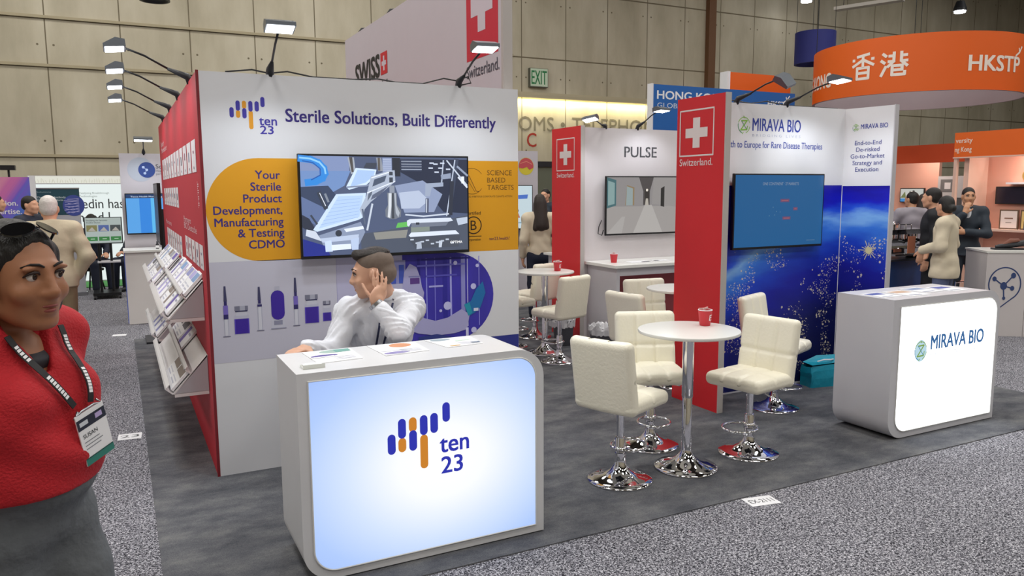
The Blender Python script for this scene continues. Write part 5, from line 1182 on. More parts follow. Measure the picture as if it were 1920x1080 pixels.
class Head:
    def __init__(h, c, R, k=1.0): h.c = np.array(c, float); h.R = R; h.k = k
    def p(h, x, f, z): return h.c + h.R @ (np.array([x, -f, z], float)*h.k)
    def e(h, q, r, R=None): return ell(h.p(*q), np.array(r, float)*h.k, h.R if R is None else h.R @ R)
    def cc(h, a, b, ra, rb): return cap_(h.p(*a), h.p(*b), ra*h.k, rb*h.k)
    def prims(h, full=1.0, jaw=1.0):
        o = [h.e((0, -.018, .040), (.073, .092, .082)), h.e((0, .028, -.005), (.063*full, .066, .085)), h.e((0, .030, -.060), (.052*jaw, .056, .056)),
             h.e((0, .066, -.098), (.024*jaw, .020, .018))]
        for s in (-1, 1):
            o += [h.e((s*.036, .062, -.028), (.030*full, .026, .026)), h.e((s*.030, .082, .030), (.028, .010, .008), roty(s*.12)), h.cc((s*.052, -.01, -.06), (s*.022, .062, -.096), .020*jaw, .016)]
            o += [h.e((s*.073, -.012, -.008), (.010, .020, .032), rotz(s*.35)), h.e((s*.078, -.016, -.004), (.009, .017, .027), rotz(s*.5))]
        for s in (-1, 1): o.append(sub(h.e((s*.032, .098, .010), (.019, .018, .012))))
        o += [h.cc((0, .086, .018), (0, .106, -.024), .008, .0115), h.e((0, .103, -.030), (.011, .011, .009))]
        for s in (-1, 1): o.append(h.e((s*.012, .094, -.032), (.008, .010, .007)))
        o += [h.e((0, .084, -.055), (.026, .013, .011)), h.e((0, .082, -.070), (.022, .012, .009)), sub(h.e((0, .101, -.0625), (.024, .010, .0018)))]
        return o
    def neck(h, base, r=.055): return [cap_(h.p(0, -.022, -.045), base, (r-.003)*h.k, r*1.06*h.k)]
    def features(h, parent, iris='#2b1a10', brow='#1a1210', lip='#8a4540', body=None):
        white = mat('eye_white', '#cfc4bc', .25); ir = mat('iris_'+iris.strip('#'), iris, .15); br = mat('brow_'+brow.strip('#'), brow, .7); lp = mat('lip_'+lip.strip('#'), lip, .4); lid = body
        for s in (-1, 1):
            b = B(); bmesh.ops.create_uvsphere(b, u_segments=20, v_segments=14, radius=.0122*h.k); bmesh.ops.translate(b, vec=h.p(s*.032, .0745, .0095), verts=b.verts[:]); eo = build('eye', b, white, parent, smooth=True)
            d = h.p(s*.032+.002, .0853, .0095)
            b = B(); bmesh.ops.create_uvsphere(b, u_segments=14, v_segments=8, radius=.0064*h.k); bmesh.ops.transform(b, matrix=Matrix.Translation(d) @ Matrix([list(r)+[0] for r in h.R.tolist()]+[[0, 0, 0, 1]]) @ Matrix.Diagonal((1, .35, 1, 1)), verts=b.verts[:]); build('iris', b, ir, eo, smooth=True)
            pts = [h.p(s*x, f, z) for x, f, z in ((.012, .0935, .031), (.024, .0935, .037), (.038, .086, .038), (.052, .070, .031))]
            build('eyebrow', tube(B(), pts, [.0022*h.k, .0032*h.k, .0028*h.k, .0014*h.k], 8), br, parent, smooth=True)
            pts = [h.p(s*x, f, z) for x, f, z in ((.0155, .0835, .0125), (.024, .0895, .0195), (.033, .0895, .0205), (.043, .0845, .0175), (.050, .074, .010))]
            build('eyelid', tube(B(), pts, [.0018*h.k, .0030*h.k, .0034*h.k, .0028*h.k, .0016*h.k], 8), mat('lash_line', '#2a1a16', .6), parent, smooth=True)
        pr = [h.e((0, .0895, -.0575), (.021, .0085, .0045)), h.e((0, .088, -.0685), (.018, .0085, .0052))]
        sdf_mesh('lips', pr, .0022*h.k, .003, lp, parent)
def hand(w, d, n, ac, curl=.5, k=1.0, fr=.0085, spread=.0):
    """w wrist, d pointing direction, n palm normal, ac across toward the thumb"""
    w, d, n, ac = np.array(w, float), unit(d), unit(n), unit(ac)
    o = [ell(w+d*.048*k, np.array([.040, .016, .052])*k, np.stack([ac, n, d], 1)), cap_(w-d*.01*k, w+d*.03*k, .025*k, .026*k)]
    for i, (off, ln_) in enumerate(((.030, .92), (.011, 1.0), (-.009, .94), (-.028, .74))):
        q = w+d*.085*k+ac*off*k; dd = unit(d+ac*spread*(off/.03)); a = curl*(.55+.12*i)
        for L_, r in ((.040, 1.0), (.026, .92), (.021, .82)):
            dd = unit(dd*math.cos(a)+n*math.sin(a)); q2 = q+dd*L_*ln_*k; o.append(cap_(q, q2, fr*r*k, fr*r*.92*k)); q = q2; a = curl*.75
    q = w+d*.025*k+ac*.030*k; dd = unit(ac*.75+d*.65+n*.35)
    for L_, r in ((.036, 1.25), (.028, 1.1), (.022, .95)):
        q2 = q+dd*L_*k; o.append(cap_(q, q2, fr*r*k, fr*r*.92*k)); q = q2; dd = unit(dd+d*.45+n*.25)
    return o
STD = dict(hd=(0, -.025, 1.585), nk=(0, .02, 1.43), che=(0, .0, 1.26), wai=(0, .0, 1.07), pel=(0, .01, .93), shL=(.175, .015, 1.385), shR=(-.175, .015, 1.385), elL=(.225, .05, 1.10), elR=(-.225, .05, 1.10), wrL=(.23, -.04, .865), wrR=(-.23, -.04, .865),
           hiL=(.085, .01, .90), hiR=(-.085, .01, .90), knL=(.10, -.01, .49), knR=(-.10, -.01, .49), anL=(.105, .03, .09), anR=(-.105, .03, .09), hand=dict(L=((0, -.15, -1), (-1, 0, 0), (0, -1, 0)), R=((0, -.15, -1), (1, 0, 0), (0, -1, 0))), hyaw=0, hpit=0)
def torso(F, J, g=0.0, w=1.0, dep=1.0):
    o = []
    sh = np.array(J['shL'])-np.array(J['shR'])
    Rc = basis(np.array(J['nk'])-np.array(J['wai']), sh); Rp = basis(np.array(J['wai'])-np.array(J['pel']), np.array(J['hiL'])-np.array(J['hiR']))
    o += [F.e(J['che'], (.158*w+g, .112*dep+g, .175+g), Rc), F.e(J['wai'], (.142*w+g, .108*dep+g, .16+g), Rp), F.e(J['pel'], (.162*w+g, .12*dep+g, .135+g), Rp)]
    o += [F.c(J['shL'], J['shR'], .062+g), F.c(J['nk'], .5*np.array(J['shL'])+.5*np.array(J['nk']), .05+g, .055+g), F.c(J['nk'], .5*np.array(J['shR'])+.5*np.array(J['nk']), .05+g, .055+g)]
    return o
def arms(F, J, g=0.0, end=1.0, sides='LR'):
    o = []
    for s in sides:
        a, b, c = (np.array(J[q+s], float) for q in ('sh', 'el', 'wr')); c = b+(c-b)*end
        o += [F.c(a, b, .052+g, .042+g), F.c(b, c, .042+g, .029+g)]
    return o
def legs(F, J, g=0.0, end=1.0, wide=0.0):
    o = []
    for s in 'LR':
        a, b, c = (np.array(J[q+s], float) for q in ('hi', 'kn', 'an')); c = b+(c-b)*end
        o += [F.c(a, b, .085+g, .058+g+wide*.6), F.c(b, c, .056+g+wide*.6, .040+g+wide)]
    return o
def person(label, loc, rz, J=None, H=1.72, skin=SKIN2, top=None, top_name='jacket', bottom=None, hair=HAIRB, hair_style='short', shoes=None, hem=.80, w=1.0, vox=.011, face=False, group=None, collar=None, dep=1.0, carpet=0.0, jag=.016, skirt=.0):
    j = dict(STD); j.update(J or {}); k = H/1.72; F = Fig((loc[0], loc[1], carpet), rz, k)
    t = thing('person', label, 'person', (loc[0], loc[1], carpet), group=group)
    h = Head(F.p(j['hd']), F.R @ rotz(RAD(j['hyaw'])) @ rotx(RAD(j['hpit'])), k*.98)
    pr = torso(F, j, 0, w, dep) + arms(F, j) + legs(F, j) + h.neck(F.p(j['nk'])) + h.prims()
    for s in 'LR':
        d, n, ac = (F.R @ np.array(q, float) for q in j['hand'][s]); pr += hand(F.p(j['wr'+s]), d, n, ac, .45, k, max(.0085, vox*.9))
        a = np.array(j['an'+s]); fd = np.array(j.get('foot', (0, -1, 0)), float); pr += [F.c(a+(0, 0, -.045), a+fd*.13+(0, 0, -.062), .034, .024)]
    body = sdf_mesh('body', pr, vox, .018, skin, t)
    if top: sdf_mesh(top_name, torso(F, j, jag, w, dep) + arms(F, j, jag+.004, .93) + ([F.e((j['pel'][0], j['pel'][1], j['pel'][2]-.13), (.180*w+skirt, .138+skirt, .26))] if hem < .9 else []), vox, .03, top, t, warp=lambda X, Y, Z: .005*np.sin(38*(Z*k)+17*(X+Y)+3*np.sin(9*X))*np.sin(13*X-11*Y+2), clip=[(F.p((0, 0, hem)), (0, 0, -1)), (F.p(np.array(j['nk'])+(0, 0, .045)), F.R @ np.array((0, -.35, 1.)))])
    if collar: sdf_mesh('shirt_collar', [F.c(np.array(j['nk'])-(0, 0, .03), np.array(j['nk'])*.75+np.array(j['hd'])*.25, .066, .061)], vox*.8, .01, collar, t, clip=[(F.p(np.array(j['nk'])*.8+np.array(j['hd'])*.2), (0, 0, 1))])
    if collar and face: sdf_mesh('shirt_front', [F.e((0, -.070, 1.345), (.045, .060, .10))], vox*.8, .01, collar, t)
    if bottom: sdf_mesh('trousers', [F.e(j['pel'], (.168*w, .126, .14)), F.e((j['pel'][0], j['pel'][1]+.02, j['pel'][2]-.06), (.16*w, .125, .12))] + legs(F, j, .016, .97), vox, .025, bottom, t, clip=[(F.p(np.array(j['wai'])*.3+np.array(j['pel'])*.7), (0, 0, 1))])
    for s in 'LR':
        a = np.array(j['an'+s]); fd = np.array(j.get('foot', (0, -1, 0)), float); sdf_mesh('shoe', [F.c(a+(0, 0, -.04), a+fd*.15+(0, 0, -.058), .042, .031), F.c(a+(0, 0, -.02), a+(0, 0, .0), .043, .042)], vox*.8, .015, shoes or BLACK, t, clip=[(F.p((0, 0, .003)), (0, 0, -1))])
    hp = [h.e((0, -.024, .048), (.079, .096, .086))]
    if hair_style == 'short': hp += [h.e((0, -.05, 0), (.074, .07, .07)), sub(h.e((0, .10, -.045), (.10, .10, .095))), sub(h.e((0, .02, -.12), (.12, .13, .075)))]
    elif hair_style == 'long': hp += [h.cc((0, -.05, 0), (0, -.13, -.30), .09, .08), h.cc((.04, -.04, -.02), (.075, -.13, -.34), .055, .04), h.cc((-.04, -.04, -.02), (-.075, -.13, -.32), .055, .04), sub(h.e((0, .105, -.03), (.075, .085, .105)))]
    elif hair_style == 'bun': hp += [h.e((0, -.055, 0), (.076, .075, .085)), h.e((0, -.12, -.02), (.045, .04, .045)), sub(h.e((0, .105, -.03), (.09, .09, .10)))]
    sdf_mesh('hair', hp, vox*.7, .015, hair, t)
    if face: h.features(t, body=skin)
    return t, F, h, j

NAVY = mat('navy_suit', '#1b2236', .7, noise=30, amt=.15)
CHAR = mat('charcoal_suit', '#2a3440', .7, noise=30, amt=.15)
BEIGE = mat('beige_cotton', '#c2b79c', .75, noise=7, amt=.08, bump=.5, bscale=9)
KHAKI = mat('khaki_cotton', '#8f8064', .75, noise=7, amt=.1, bump=.5, bscale=9)
CREAM = mat('cream_jacket', '#d9cdb4', .7, noise=6, amt=.06, bump=.35, bscale=8)
BLUEG = mat('blue_grey_trousers', '#5a6486', .75, noise=12, amt=.1)
SHIRT = mat('white_shirt', '#e4e6ee', .7, noise=5, amt=.03, bump=.5, bscale=11)

# --- man in beige from behind, hand in his pocket
person('person in beige jacket and khaki trousers seen from behind, grey hair', (-.56, 8.35), 188, dict(elR=(-.28, .07, 1.13), wrR=(-.185, -.02, .93), elL=(.235, .02, 1.11), wrL=(.2, -.12, .92), hyaw=-12), 1.675, SKIN2, BEIGE, 'jacket', KHAKI, HAIRG, hem=.84, w=1.08, vox=.009, carpet=0, collar=BEIGE, jag=.024, skirt=.012)
# --- two dark figures at the far left
person('person in dark suit at the far left edge beside the streaked banner', (-1.47, 12.5), 100, None, 1.68, SKIN2, NAVY, 'jacket', NAVY, HAIRB, vox=.013)
person('person with dark hair half hidden behind the man in beige', (-1.0, 11.6), 60, None, 1.66, SKIN2, NAVY, 'jacket', NAVY, HAIRB, vox=.013)
# --- two people sitting behind the monitor stand
SIT = dict(hd=(0, -.07, 1.20), nk=(0, -.01, 1.05), che=(0, .0, .88), wai=(0, .03, .70), pel=(0, .05, .56), shL=(.175, 0, 1.0), shR=(-.175, 0, 1.0), elL=(.22, -.06, .74), elR=(-.22, -.06, .74), wrL=(.13, -.24, .66), wrR=(-.13, -.24, .66),
           hiL=(.09, .02, .52), hiR=(-.09, .02, .52), knL=(.12, -.40, .50), knR=(-.12, -.40, .50), anL=(.12, -.42, .09), anR=(-.12, -.42, .09), hand=dict(L=((-.3, -1, -.2), (0, 0, -1), (-1, .3, 0)), R=((.3, -1, -.2), (0, 0, -1), (1, .3, 0))))
def low_stool(label, x, y, h, mt=DARK):
    t = thing('stool', label, 'stool', (x, y, 0)); build('seat', lathe(B(), [(0, h-.04), (.17, h-.04), (.18, h-.02), (.17, h), (0, h)], (x, y, 0), 24), mt, t, smooth=True, angle=40)
    for a in range(4): q = a*PI/2+.4; build('leg', tube(B(), [(x+.1*math.cos(q), y+.1*math.sin(q), h-.04), (x+.18*math.cos(q), y+.18*math.sin(q), .012)], .012, 8), BLACK, t)
for x, y, rz, lb in [(-.42, 14.95, 20, 'person in dark clothes sitting left behind the wheeled monitor'), (.30, 15.05, -50, 'person in navy suit sitting right behind the wheeled monitor')]:
    person(lb, (x, y), rz, dict(SIT), 1.72, SKIN2, NAVY, 'jacket', NAVY, HAIRB, hem=.46, vox=.013)
    low_stool('dark stool under the ' + ('left' if x < 0 else 'right') + ' sitter behind the wheeled monitor', x+(-.02 if rz > 0 else .04), y+.05, .40)
# --- people in the gap behind the white wall
person('person in navy suit just past the edge of the white booth wall', (4.44, 9.15), 150, None, 1.74, SKIN2, NAVY, 'jacket', NAVY, HAIRB, vox=.011, w=1.05, carpet=.006)
person('person with long dark wavy hair and beige jacket by the red divider', (4.86, 8.75), 160, dict(elR=(-.26, .04, 1.12), wrR=(-.1, -.2, 1.0)), 1.64, SKIN2, CREAM, 'jacket', NAVY, HAIRBR, 'long', vox=.010, hem=.84, carpet=.006)
person('person with short dark hair far behind the woman with wavy hair', (6.9, 12.2), -60, None, 1.72, SKIN2, CHAR, 'jacket', NAVY, HAIRB, vox=.013)
# --- right background group
person('person in cream jacket and blue-grey trousers seen from behind', (8.16, 5.44), 200, dict(elR=(-.255, .02, 1.12), wrR=(-.12, -.22, 1.08), elL=(.255, .02, 1.12), wrL=(.12, -.22, 1.06), hyaw=-35, hd=(-.01, -.03, 1.575)), 1.62, SKIN2, CREAM, 'jacket', BLUEG, HAIRB, 'bun', hem=.74, w=1.0, vox=.009, skirt=.02, jag=.02)
person('person in black clothes standing left of the cream jacket', (8.70, 5.98), 215, dict(hyaw=-20), 1.70, SKIN2, mat('black_suit', '#14161e', .7), 'jacket', mat('black_suit', '#14161e', .7), HAIRB, vox=.010, w=1.05)
person('person in charcoal suit facing us, hand raised to the chin', (10.10, 6.45), -52, dict(elR=(-.24, -.12, 1.13), wrR=(-.05, -.20, 1.37), elL=(.23, -.10, 1.10), wrL=(-.03, -.22, 1.12), hyaw=8, hand=dict(L=((-1, -.1, .1), (0, 1, 0), (0, .2, 1)), R=((.3, .15, 1), (0, 1, 0), (1, 0, -.2)))), 1.70, SKIN3, CHAR, 'jacket', CHAR, HAIRB, vox=.009, face=True, collar=SHIRT)
person('person in grey shirt with raised arm behind the espresso machine', (10.35, 7.45), 150, dict(elL=(.27, -.05, 1.2), wrL=(.2, -.2, 1.42), hyaw=25), 1.64, SKIN3, mat('grey_shirt', '#a09aa4', .7, noise=8, amt=.1), 'shirt', NAVY, HAIRB, vox=.012, hem=.92)
person('person with reddish dark hair between the grey shirt and black clothes', (11.6, 8.15), 120, None, 1.60, SKIN3, mat('pink_shirt', '#c9a09a', .7), 'shirt', NAVY, HAIRBR, 'long', vox=.013)

# ---------------------------------------------------------------- seated man leaning on the counter
SX, SY = 1.21, 3.98
t = thing('person', 'person in white shirt sitting behind the near counter, hand at his ear', 'person', (SX, SY, 0))
F = Fig((0, 0, 0), 0, 1)
# head turned to the left of the picture and slightly away
hc = np.array([1.175, 3.93, 1.262]); a_h = -112
h = Head(hc, rotz(RAD(a_h)) @ rotx(RAD(6)), 1.06)
J = dict(STD); J.update(nk=(1.255, 4.01, 1.13), che=(1.25, 4.06, .94), wai=(1.25, 4.13, .76), pel=(1.25, 4.16, .62), shL=(1.405, 3.99, 1.055), shR=(1.075, 4.03, 1.055), elL=(1.245, 3.735, .985), wrL=(1.150, 3.785, 1.118), elR=(.955, 3.95, .86), wrR=(.80, 3.80, .925),
     hiL=(1.34, 4.12, .58), hiR=(1.16, 4.12, .58), knL=(1.36, 3.82, .52), knR=(1.14, 3.82, .52), anL=(1.36, 3.85, .10), anR=(1.14, 3.85, .10))
pr = torso(F, J, 0, 1.06, 1.0) + arms(F, J) + legs(F, J) + h.neck(np.array(J['nk']), .060) + h.prims(1.02, 1.15)
# left hand cupped behind the ear
hd_ = unit((.22, .12, 1.0)); pn = unit((-.25, .95, -.05)); ac = unit((-.80, .25, .35))
pr += tight(hand(J['wrL'], hd_, pn, ac, .16, 1.05, .0085, .10))
pr += hand(J['wrR'], (-.75, -.65, .06), (0, 0, -1), (.6, -.75, 0), .25, 1.0)
for s in 'LR': a = np.array(J['an'+s]); pr += [cap_(a+(0, 0, -.045), a+np.array((0, -.13, -.062)), .034, .024)]
body = sdf_mesh('body', pr, .0065, .016, mat('light_skin', '#d3a48a', .5, noise=14, amt=.06), t)
def folds(sc, am):
    return lambda X, Y, Z: am*(np.sin(sc*(X*.7+Z*1.1+.35*np.sin(9*Y+5*Z)))*np.sin(sc*.37*(Y-Z*.6)+1.7))
sdf_mesh('shirt', torso(F, J, .018, 1.06) + arms(F, J, .017, 1, 'R')[:2] + arms(F, J, .017, .78, 'L') + [cap_((1.245, 3.735, .99), (1.245, 3.735, .996), .05, .05)], .0075, .028, SHIRT, t, warp=folds(75, .008), clip=[((0, 0, .60), (0, 0, -1)), ((0, 0, 1.165), (0, 0, 1))])
sdf_mesh('shirt_collar', [cap_(np.array(J['nk'])-(0, 0, .03), np.array(J['nk'])*.55+hc*.45, .076, .069)], .006, .01, SHIRT, t, clip=[(np.array(J['nk'])*.60+hc*.40, (-.25, -.15, 1.)), (np.array(J['nk'])-(0, 0, .02), (0, 0, -1))])
w_ = np.array(J['wrL']); e_ = np.array(J['elL']); q = e_+(w_-e_)*.82
sdf_mesh('cuff', [cap_(e_+(w_-e_)*.62, e_+(w_-e_)*.82, .050, .047)], .006, .008, SHIRT, t)
b = B(); ax_ = Matrix(basis(w_-e_, (1, 0, 0)).tolist()).to_4x4(); lathe(b, [(.034, -.009), (.039, -.008), (.039, .008), (.034, .009), (.034, -.009)], n=28); bmesh.ops.transform(b, matrix=Matrix.Translation(e_+(w_-e_)*1.04) @ ax_, verts=b.verts[:]); wt = build('wristwatch', b, STEEL, t, smooth=True, angle=40)
sdf_mesh('trousers', [ell(J['pel'], (.17, .13, .14))] + legs(F, J, .016, .97), .011, .025, NAVY, t, clip=[((0, 0, .70), (0, 0, 1))])
for s in 'LR': a = np.array(J['an'+s]); sdf_mesh('shoe', [cap_(a+(0, 0, -.04), a+np.array((0, -.15, -.058)), .042, .031)], .01, .015, BLACK, t, clip=[((0, 0, .009), (0, 0, -1))])
# swept dark top hair and clipped greying sides
sdf_mesh('hair', [h.e((0, -.020, .050), (.0745, .094, .083)), h.e((0, -.055, .0), (.0735, .066, .062)), sub(h.e((0, .105, -.03), (.11, .10, .11))), sub(h.e((0, .04, -.11), (.12, .125, .07)))], .005, .01, mat('clipped_hair', '#6e5f55', .7, noise=60, amt=.25), t)
sdf_mesh('top_hair', [h.e((0, -.012, .100), (.060, .088, .034)), h.e((0, .052, .100), (.050, .032, .026)), h.e((0, .066, .112), (.036, .018, .016))], .005, .012, mat('dark_top_hair', '#2a211d', .45, noise=50, amt=.5, bump=.5, stretch=(1, 9, 9)), t, warp=lambda X, Y, Z: .004*np.sin(130*Y+30*X)*np.sin(25*X))
h.features(t, brow='#2a1d18', lip='#b0705f', body=None)
# lanyard: dark band round the collar and two straps down the chest
LAN = mat('navy_lanyard', '#2a2f52', .6)
nk = np.array(J['nk'])
b = B(); tube(b, [nk+np.array((.078*math.cos(a), .078*math.sin(a)*.95, .012+.028*math.sin(a))) for a in np.linspace(RAD(-70), RAD(250), 26)], .009, 8); build('lanyard', b, LAN, t, smooth=True)
for x0, x1 in ((1.215, 1.185), (1.275, 1.225)):
    b = B(); tube(b, [(x0, 3.905, 1.105), ((x0*2+x1)/3, 3.905, 1.04), ((x0+x1)/2, 3.915, .98), (x1, 3.93, .88)], .006, 8); build('lanyard', b, LAN, t, smooth=True)
tt = tree_copy(STOOL, None, (1.25, 4.2, .006), 0, 'cream bar stool under the man behind the near counter', 'cream bar stools')

# ---------------------------------------------------------------- woman in red at the left edge
WX, WY, WR = -.268, 2.235, 50
F = Fig((WX, WY, 0), WR, 1.0)
t = thing('person', 'person in red sweater and grey trousers with sunglasses on dark hair', 'person', (WX, WY, 0))
J = dict(STD); J.update(hd=(0, -.062, 1.495), nk=(0, .02, 1.37), che=(0, .0, 1.21), wai=(0, -.005, 1.03), pel=(0, .01, .89), shL=(.165, .02, 1.315), shR=(-.165, .02, 1.315), elL=(.205, .13, 1.06), elR=(-.245, .06, 1.05), wrL=(.16, .11, .84), wrR=(-.25, -.02, .82),
     hiL=(.085, .01, .85), hiR=(-.085, .01, .85), knL=(.11, -.08, .46), knR=(-.10, .04, .46), anL=(.115, -.08, .09), anR=(-.10, .16, .10))
h = Head(F.p(J['hd']), F.R @ rotz(RAD(-7)) @ rotx(RAD(2)), 1.06)
pr = torso(F, J, 0, 1.02) + arms(F, J) + legs(F, J) + h.neck(F.p(J['nk']), .054) + h.prims(1.08, 1.12)
pr += [F.e((s*.075, -.085, 1.185), (.078, .075, .08)) for s in (-1, 1)] + [F.e((0, -.045, 1.03), (.15, .125, .13))]
for s in 'LR':
    d, n, ac = (F.R @ np.array(q, float) for q in ((0, -.2, -1), (-1 if s == 'L' else 1, 0, 0), (0, -1, 0))); pr += hand(F.p(J['wr'+s]), d, n, ac, .5, .94)
    a = np.array(J['an'+s]); pr += [F.c(a+(0, 0, -.045), a+np.array((0, -.13, -.062)), .034, .024)]
body = sdf_mesh('body', pr, .0052, .014, SKIN1, t)
h.features(t, iris='#2a1810', brow='#1c1310', lip='#8a4038')
SW = mat('red_knit', '#b3121f', .8, noise=120, amt=.12, bump=.3, bscale=160)
sw = torso(F, J, .020, 1.05) + arms(F, J, .022, .96) + [F.e((s*.076, -.085, 1.18), (.094, .088, .092)) for s in (-1, 1)] + [F.e((0, -.05, 1.03), (.178, .145, .16)), F.e((0, -.01, .95), (.186, .15, .13))]
NECKV = [sub(F.c((0, -.06, 1.42), (0, -.10, 1.28), .075, .022))]
sdf_mesh('sweater', sw + NECKV, .0075, .045, SW, t, warp=lambda X, Y, Z: .006*np.sin(34*Z+6*(X+Y))*np.exp(-((Z-1.06)/.10)**2)+.003*np.sin(55*(X*.5+Z)+9*Y), clip=[(F.p((0, 0, .975)), (0, 0, -1)), (F.p((0, .02, 1.415)), (0, 0, 1.)) ])
for s in 'LR':
    a, b_ = np.array(J['el'+s]), np.array(J['wr'+s]); sdf_mesh('sleeve', [F.c(a, a+(b_-a)*.9, .063, .050), F.c(a+(b_-a)*.84, a+(b_-a)*.93, .052, .049)], .0075, .01, SW, t)
sdf_mesh('collar', [F.c((0, .025, 1.34), (0, .022, 1.42), .098, .086)] + [sub(F.c((0, -.05, 1.46), (0, -.11, 1.28), .07, .03))], .007, .012, SW, t, clip=[(F.p((0, .02, 1.408)), F.R @ np.array((0, -.3, 1.)))])
sdf_mesh('undershirt', [F.c((0, .015, 1.34), (0, .012, 1.39), .076, .068), F.e((0, -.045, 1.315), (.085, .068, .085))], .006, .02, mat('charcoal_shirt', '#2a2a30', .8, noise=40, amt=.2), t, clip=[(F.p((0, .0, 1.362)), F.R @ np.array((0, -.6, 1.)))])
TW = mat('grey_wool', '#5e6266', .85, noise=25, amt=.18, bump=.35, bscale=30)
sdf_mesh('trousers', [F.e((0, .005, .93), (.178, .138, .14)), F.e((0, .03, .86), (.176, .142, .14)), F.e((0, -.036, 1.0), (.168, .142, .13))] + legs(F, J, .034, .98, .02), .009, .03, TW, t, warp=lambda X, Y, Z: .004*np.sin(45*Z+20*X-14*Y), clip=[(F.p((0, 0, 1.03)), (0, 0, 1))])
for s in 'LR': a = np.array(J['an'+s]); sdf_mesh('shoe', [F.c(a+(0, 0, -.045), a+np.array((0, -.15, -.06)), .040, .030)], .01, .015, BLACK, t, clip=[((0, 0, .003), (0, 0, -1))])
hp = [h.e((0, -.026, .050), (.082, .099, .084)), h.e((0, -.06, -.02), (.086, .072, .10)), h.cc((0, -.08, -.06), (0, -.085, -.16), .07, .055)]
for s in (-1, 1): hp += [h.cc((s*.066, -.005, .05), (s*.082, -.03, -.07), .034, .034), h.cc((s*.082, -.03, -.07), (s*.075, -.06, -.165), .034, .026)]
sdf_mesh('hair', hp + [sub(h.e((0, .108, -.022), (.075, .090, .122)))], .0048, .014, HAIRB, t, warp=lambda X, Y, Z: .0012*np.sin(240*X+190*Y+50*Z))
# sunglasses pushed up on the head
sg = link('sunglasses', bpy.data.meshes.new('sunglasses_hinge'), t) if 0 else None
LENS = mat('dark_lens', '#0a0a0c', .06, spec=.9)
for s in (-1, 1):
    b = B(); n_ = 22; c0 = [h.p(s*.036+.031*math.cos(2*PI*i/n_), .050-.87*.022*math.sin(2*PI*i/n_)-.010*math.cos(2*PI*i/n_)*s, .1115+.50*.022*math.sin(2*PI*i/n_)-.008*math.cos(2*PI*i/n_)*s) for i in range(n_)]
    v0 = [b.verts.new(q) for q in c0]; v1 = [b.verts.new(q+h.R @ np.array((0, 0, .004))) for q in c0]
    b.faces.new(v0); b.faces.new(v1[::-1])
    for i in range(n_): b.faces.new((v0[i], v0[(i+1) % n_], v1[(i+1) % n_], v1[i]))
    build('sunglass_lens', b, LENS, t)
    build('sunglass_temple', tube(B(), [h.p(s*.064, .040, .106), h.p(s*.084, .0, .082), h.p(s*.086, -.04, .03)], .0035, 8), LENS, t, smooth=True)
build('sunglass_bridge', tube(B(), [h.p(-.012, .052, .114), h.p(0, .056, .118), h.p(.012, .052, .114)], .004, 8), LENS, t, smooth=True)
# lanyard straps laid on the chest, and the badge
def dist_to(prims, P):
    d = 9
    for p in prims:
        if p[0] == 'c': ba = p[2]-p[1]; u_ = np.clip(((P-p[1])@ba)/max(ba@ba, 1e-9), 0, 1); q = np.linalg.norm(P-p[1]-u_*ba)-(p[3]+(p[4]-p[3])*u_)
        else: x = P-p[1]; x = p[3].T @ x if p[3] is not None else x; k0 = np.linalg.norm(x/p[2]); k1 = np.linalg.norm(x/p[2]**2)+1e-9; q = k0*(k0-1)/k1
        hh = np.clip(.5+.5*(d-q)/.045, 0, 1); d = d*(1-hh)+q*hh-.045*hh*(1-hh)
    return d
def on_chest(x, z, gap):
    y = -.5
    for _ in range(60):
        d = dist_to(sw, F.p((x, y, z)))
        if d < gap+.0005: break
        y += max(.001, (d-gap)*.8)
    return np.array((x, y, z))
LAN = mat('black_lanyard', '#17171b', .6)
BX, BZ = .035, 1.165
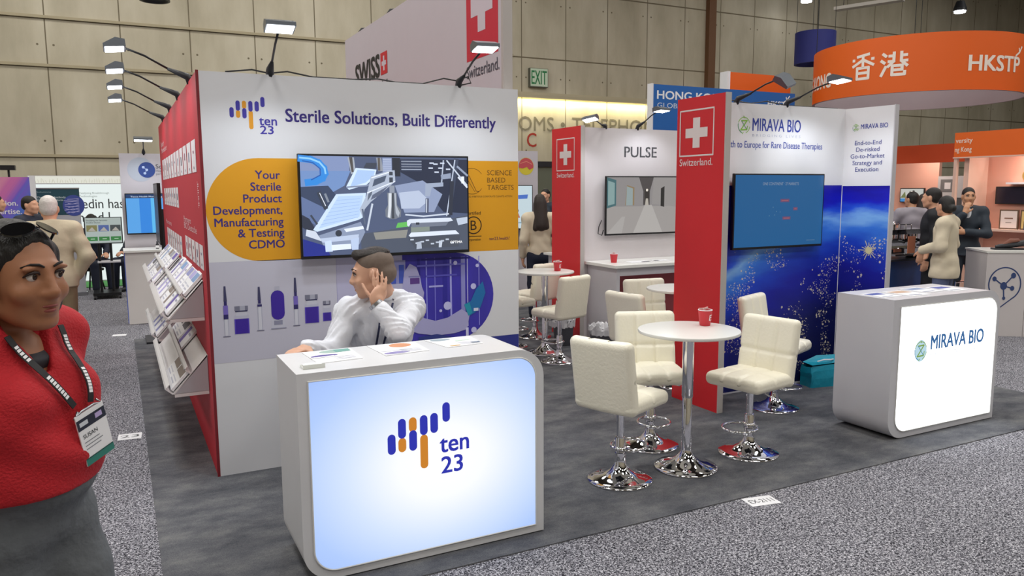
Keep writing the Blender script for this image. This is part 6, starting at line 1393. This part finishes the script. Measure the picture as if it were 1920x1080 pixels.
for s, x0 in ((-1, -.075), (1, .085)):
    pts = []
    for i in range(25):
        f = i/24; z = 1.365+(BZ+.012-1.365)*f; x = x0+(BX+s*.022-x0)*f**1.25
        pts.append(on_chest(x, z, .012))
    b = B(); rows = []
    for i, q in enumerate(pts):
        tg = pts[min(i+1, 24)]-pts[max(i-1, 0)]; sd = np.cross(tg, (0, -1, .2)); sd = unit(sd)*.0085
        rows.append([b.verts.new(F.p(q+sd)), b.verts.new(F.p(q-sd)), b.verts.new(F.p(q-sd+np.array((0, -.0025, 0)))), b.verts.new(F.p(q+sd+np.array((0, -.0025, 0))))])
    for a_, c_ in zip(rows, rows[1:]):
        for i in range(4): b.faces.new((a_[i], a_[(i+1) % 4], c_[(i+1) % 4], c_[i]))
    b.faces.new(rows[0]); b.faces.new(rows[-1][::-1])
    st = build('lanyard', b, LAN, t)
    b = B()
    for i in list(range(3, 8)) + list(range(13, 21)):
        q, q2 = pts[i], pts[i+1]; m_ = (q+q2)/2; tg = unit(q2-q); sd = unit(np.cross(tg, (0, -1, .2)))
        wd_ = .0055; ln_ = .0035
        vs = [b.verts.new(F.p(m_+sd*u_*wd_+tg*v_*ln_+np.array((0, -.0034, 0)))) for u_, v_ in ((-1, -1), (1, -1), (1, 1), (-1, 1))]; b.faces.new(vs)
    build('lanyard_lettering', b, PAPER, st)
top_ = on_chest(BX, BZ, .014)
bo = F.p(top_+np.array((0, -.012, 0)))
bu = F.R @ unit((.97, -.05, .22)); bv0 = F.R @ unit((-.2, .02, .97)); bn = np.cross(bu, bv0)
def bq(u_, v_, d_=0): return Vector(bo+bu*u_+bv0*v_+bn*d_)
b = B()
for d0, d1 in ((0, .003),):
    A_ = [b.verts.new(bq(u_, v_, d0)) for u_, v_ in ((-.045, -.135), (.045, -.135), (.045, 0), (-.045, 0))]; C_ = [b.verts.new(bq(u_, v_, d1)) for u_, v_ in ((-.045, -.135), (.045, -.135), (.045, 0), (-.045, 0))]
    b.faces.new(A_[::-1]); b.faces.new(C_)
    for i in range(4): b.faces.new((A_[i], A_[(i+1) % 4], C_[(i+1) % 4], C_[i]))
bd = build('badge', b, PAPER, t)
p = Print(bq(0, 0, .003), Vector(bu), Vector(bv0), .0004)
p.rect(-.045, -.04, .045, -.012, '#23283a', 1); p.rect(-.038, -.031, -.012, -.02, '#cfd4dc', 2); p.rect(.012, -.031, .034, -.018, '#b9a8d8', 2); p.text('SUSAN', -.036, -.064, '#3a3a40', cap=.0105, bold=.01, L=1)
for i in range(3): p.rect(-.036, -.076-.009*i, .012+.008*(i % 2), -.0735-.009*i, '#8a8c94', 1)
p.rect(-.045, -.135, .045, -.118, '#2f7f72', 1); p.rect(-.045, -.118, .045, -.115, '#1f4f4a', 2); p.build('badge_print', bd)
build('badge_clip', tube(B(), [bq(-.03, .008), bq(-.045, -.004), bq(-.02, .004), bq(.02, .004), bq(.045, -.004), bq(.03, .012)], .003, 8), STEEL, t, smooth=True)
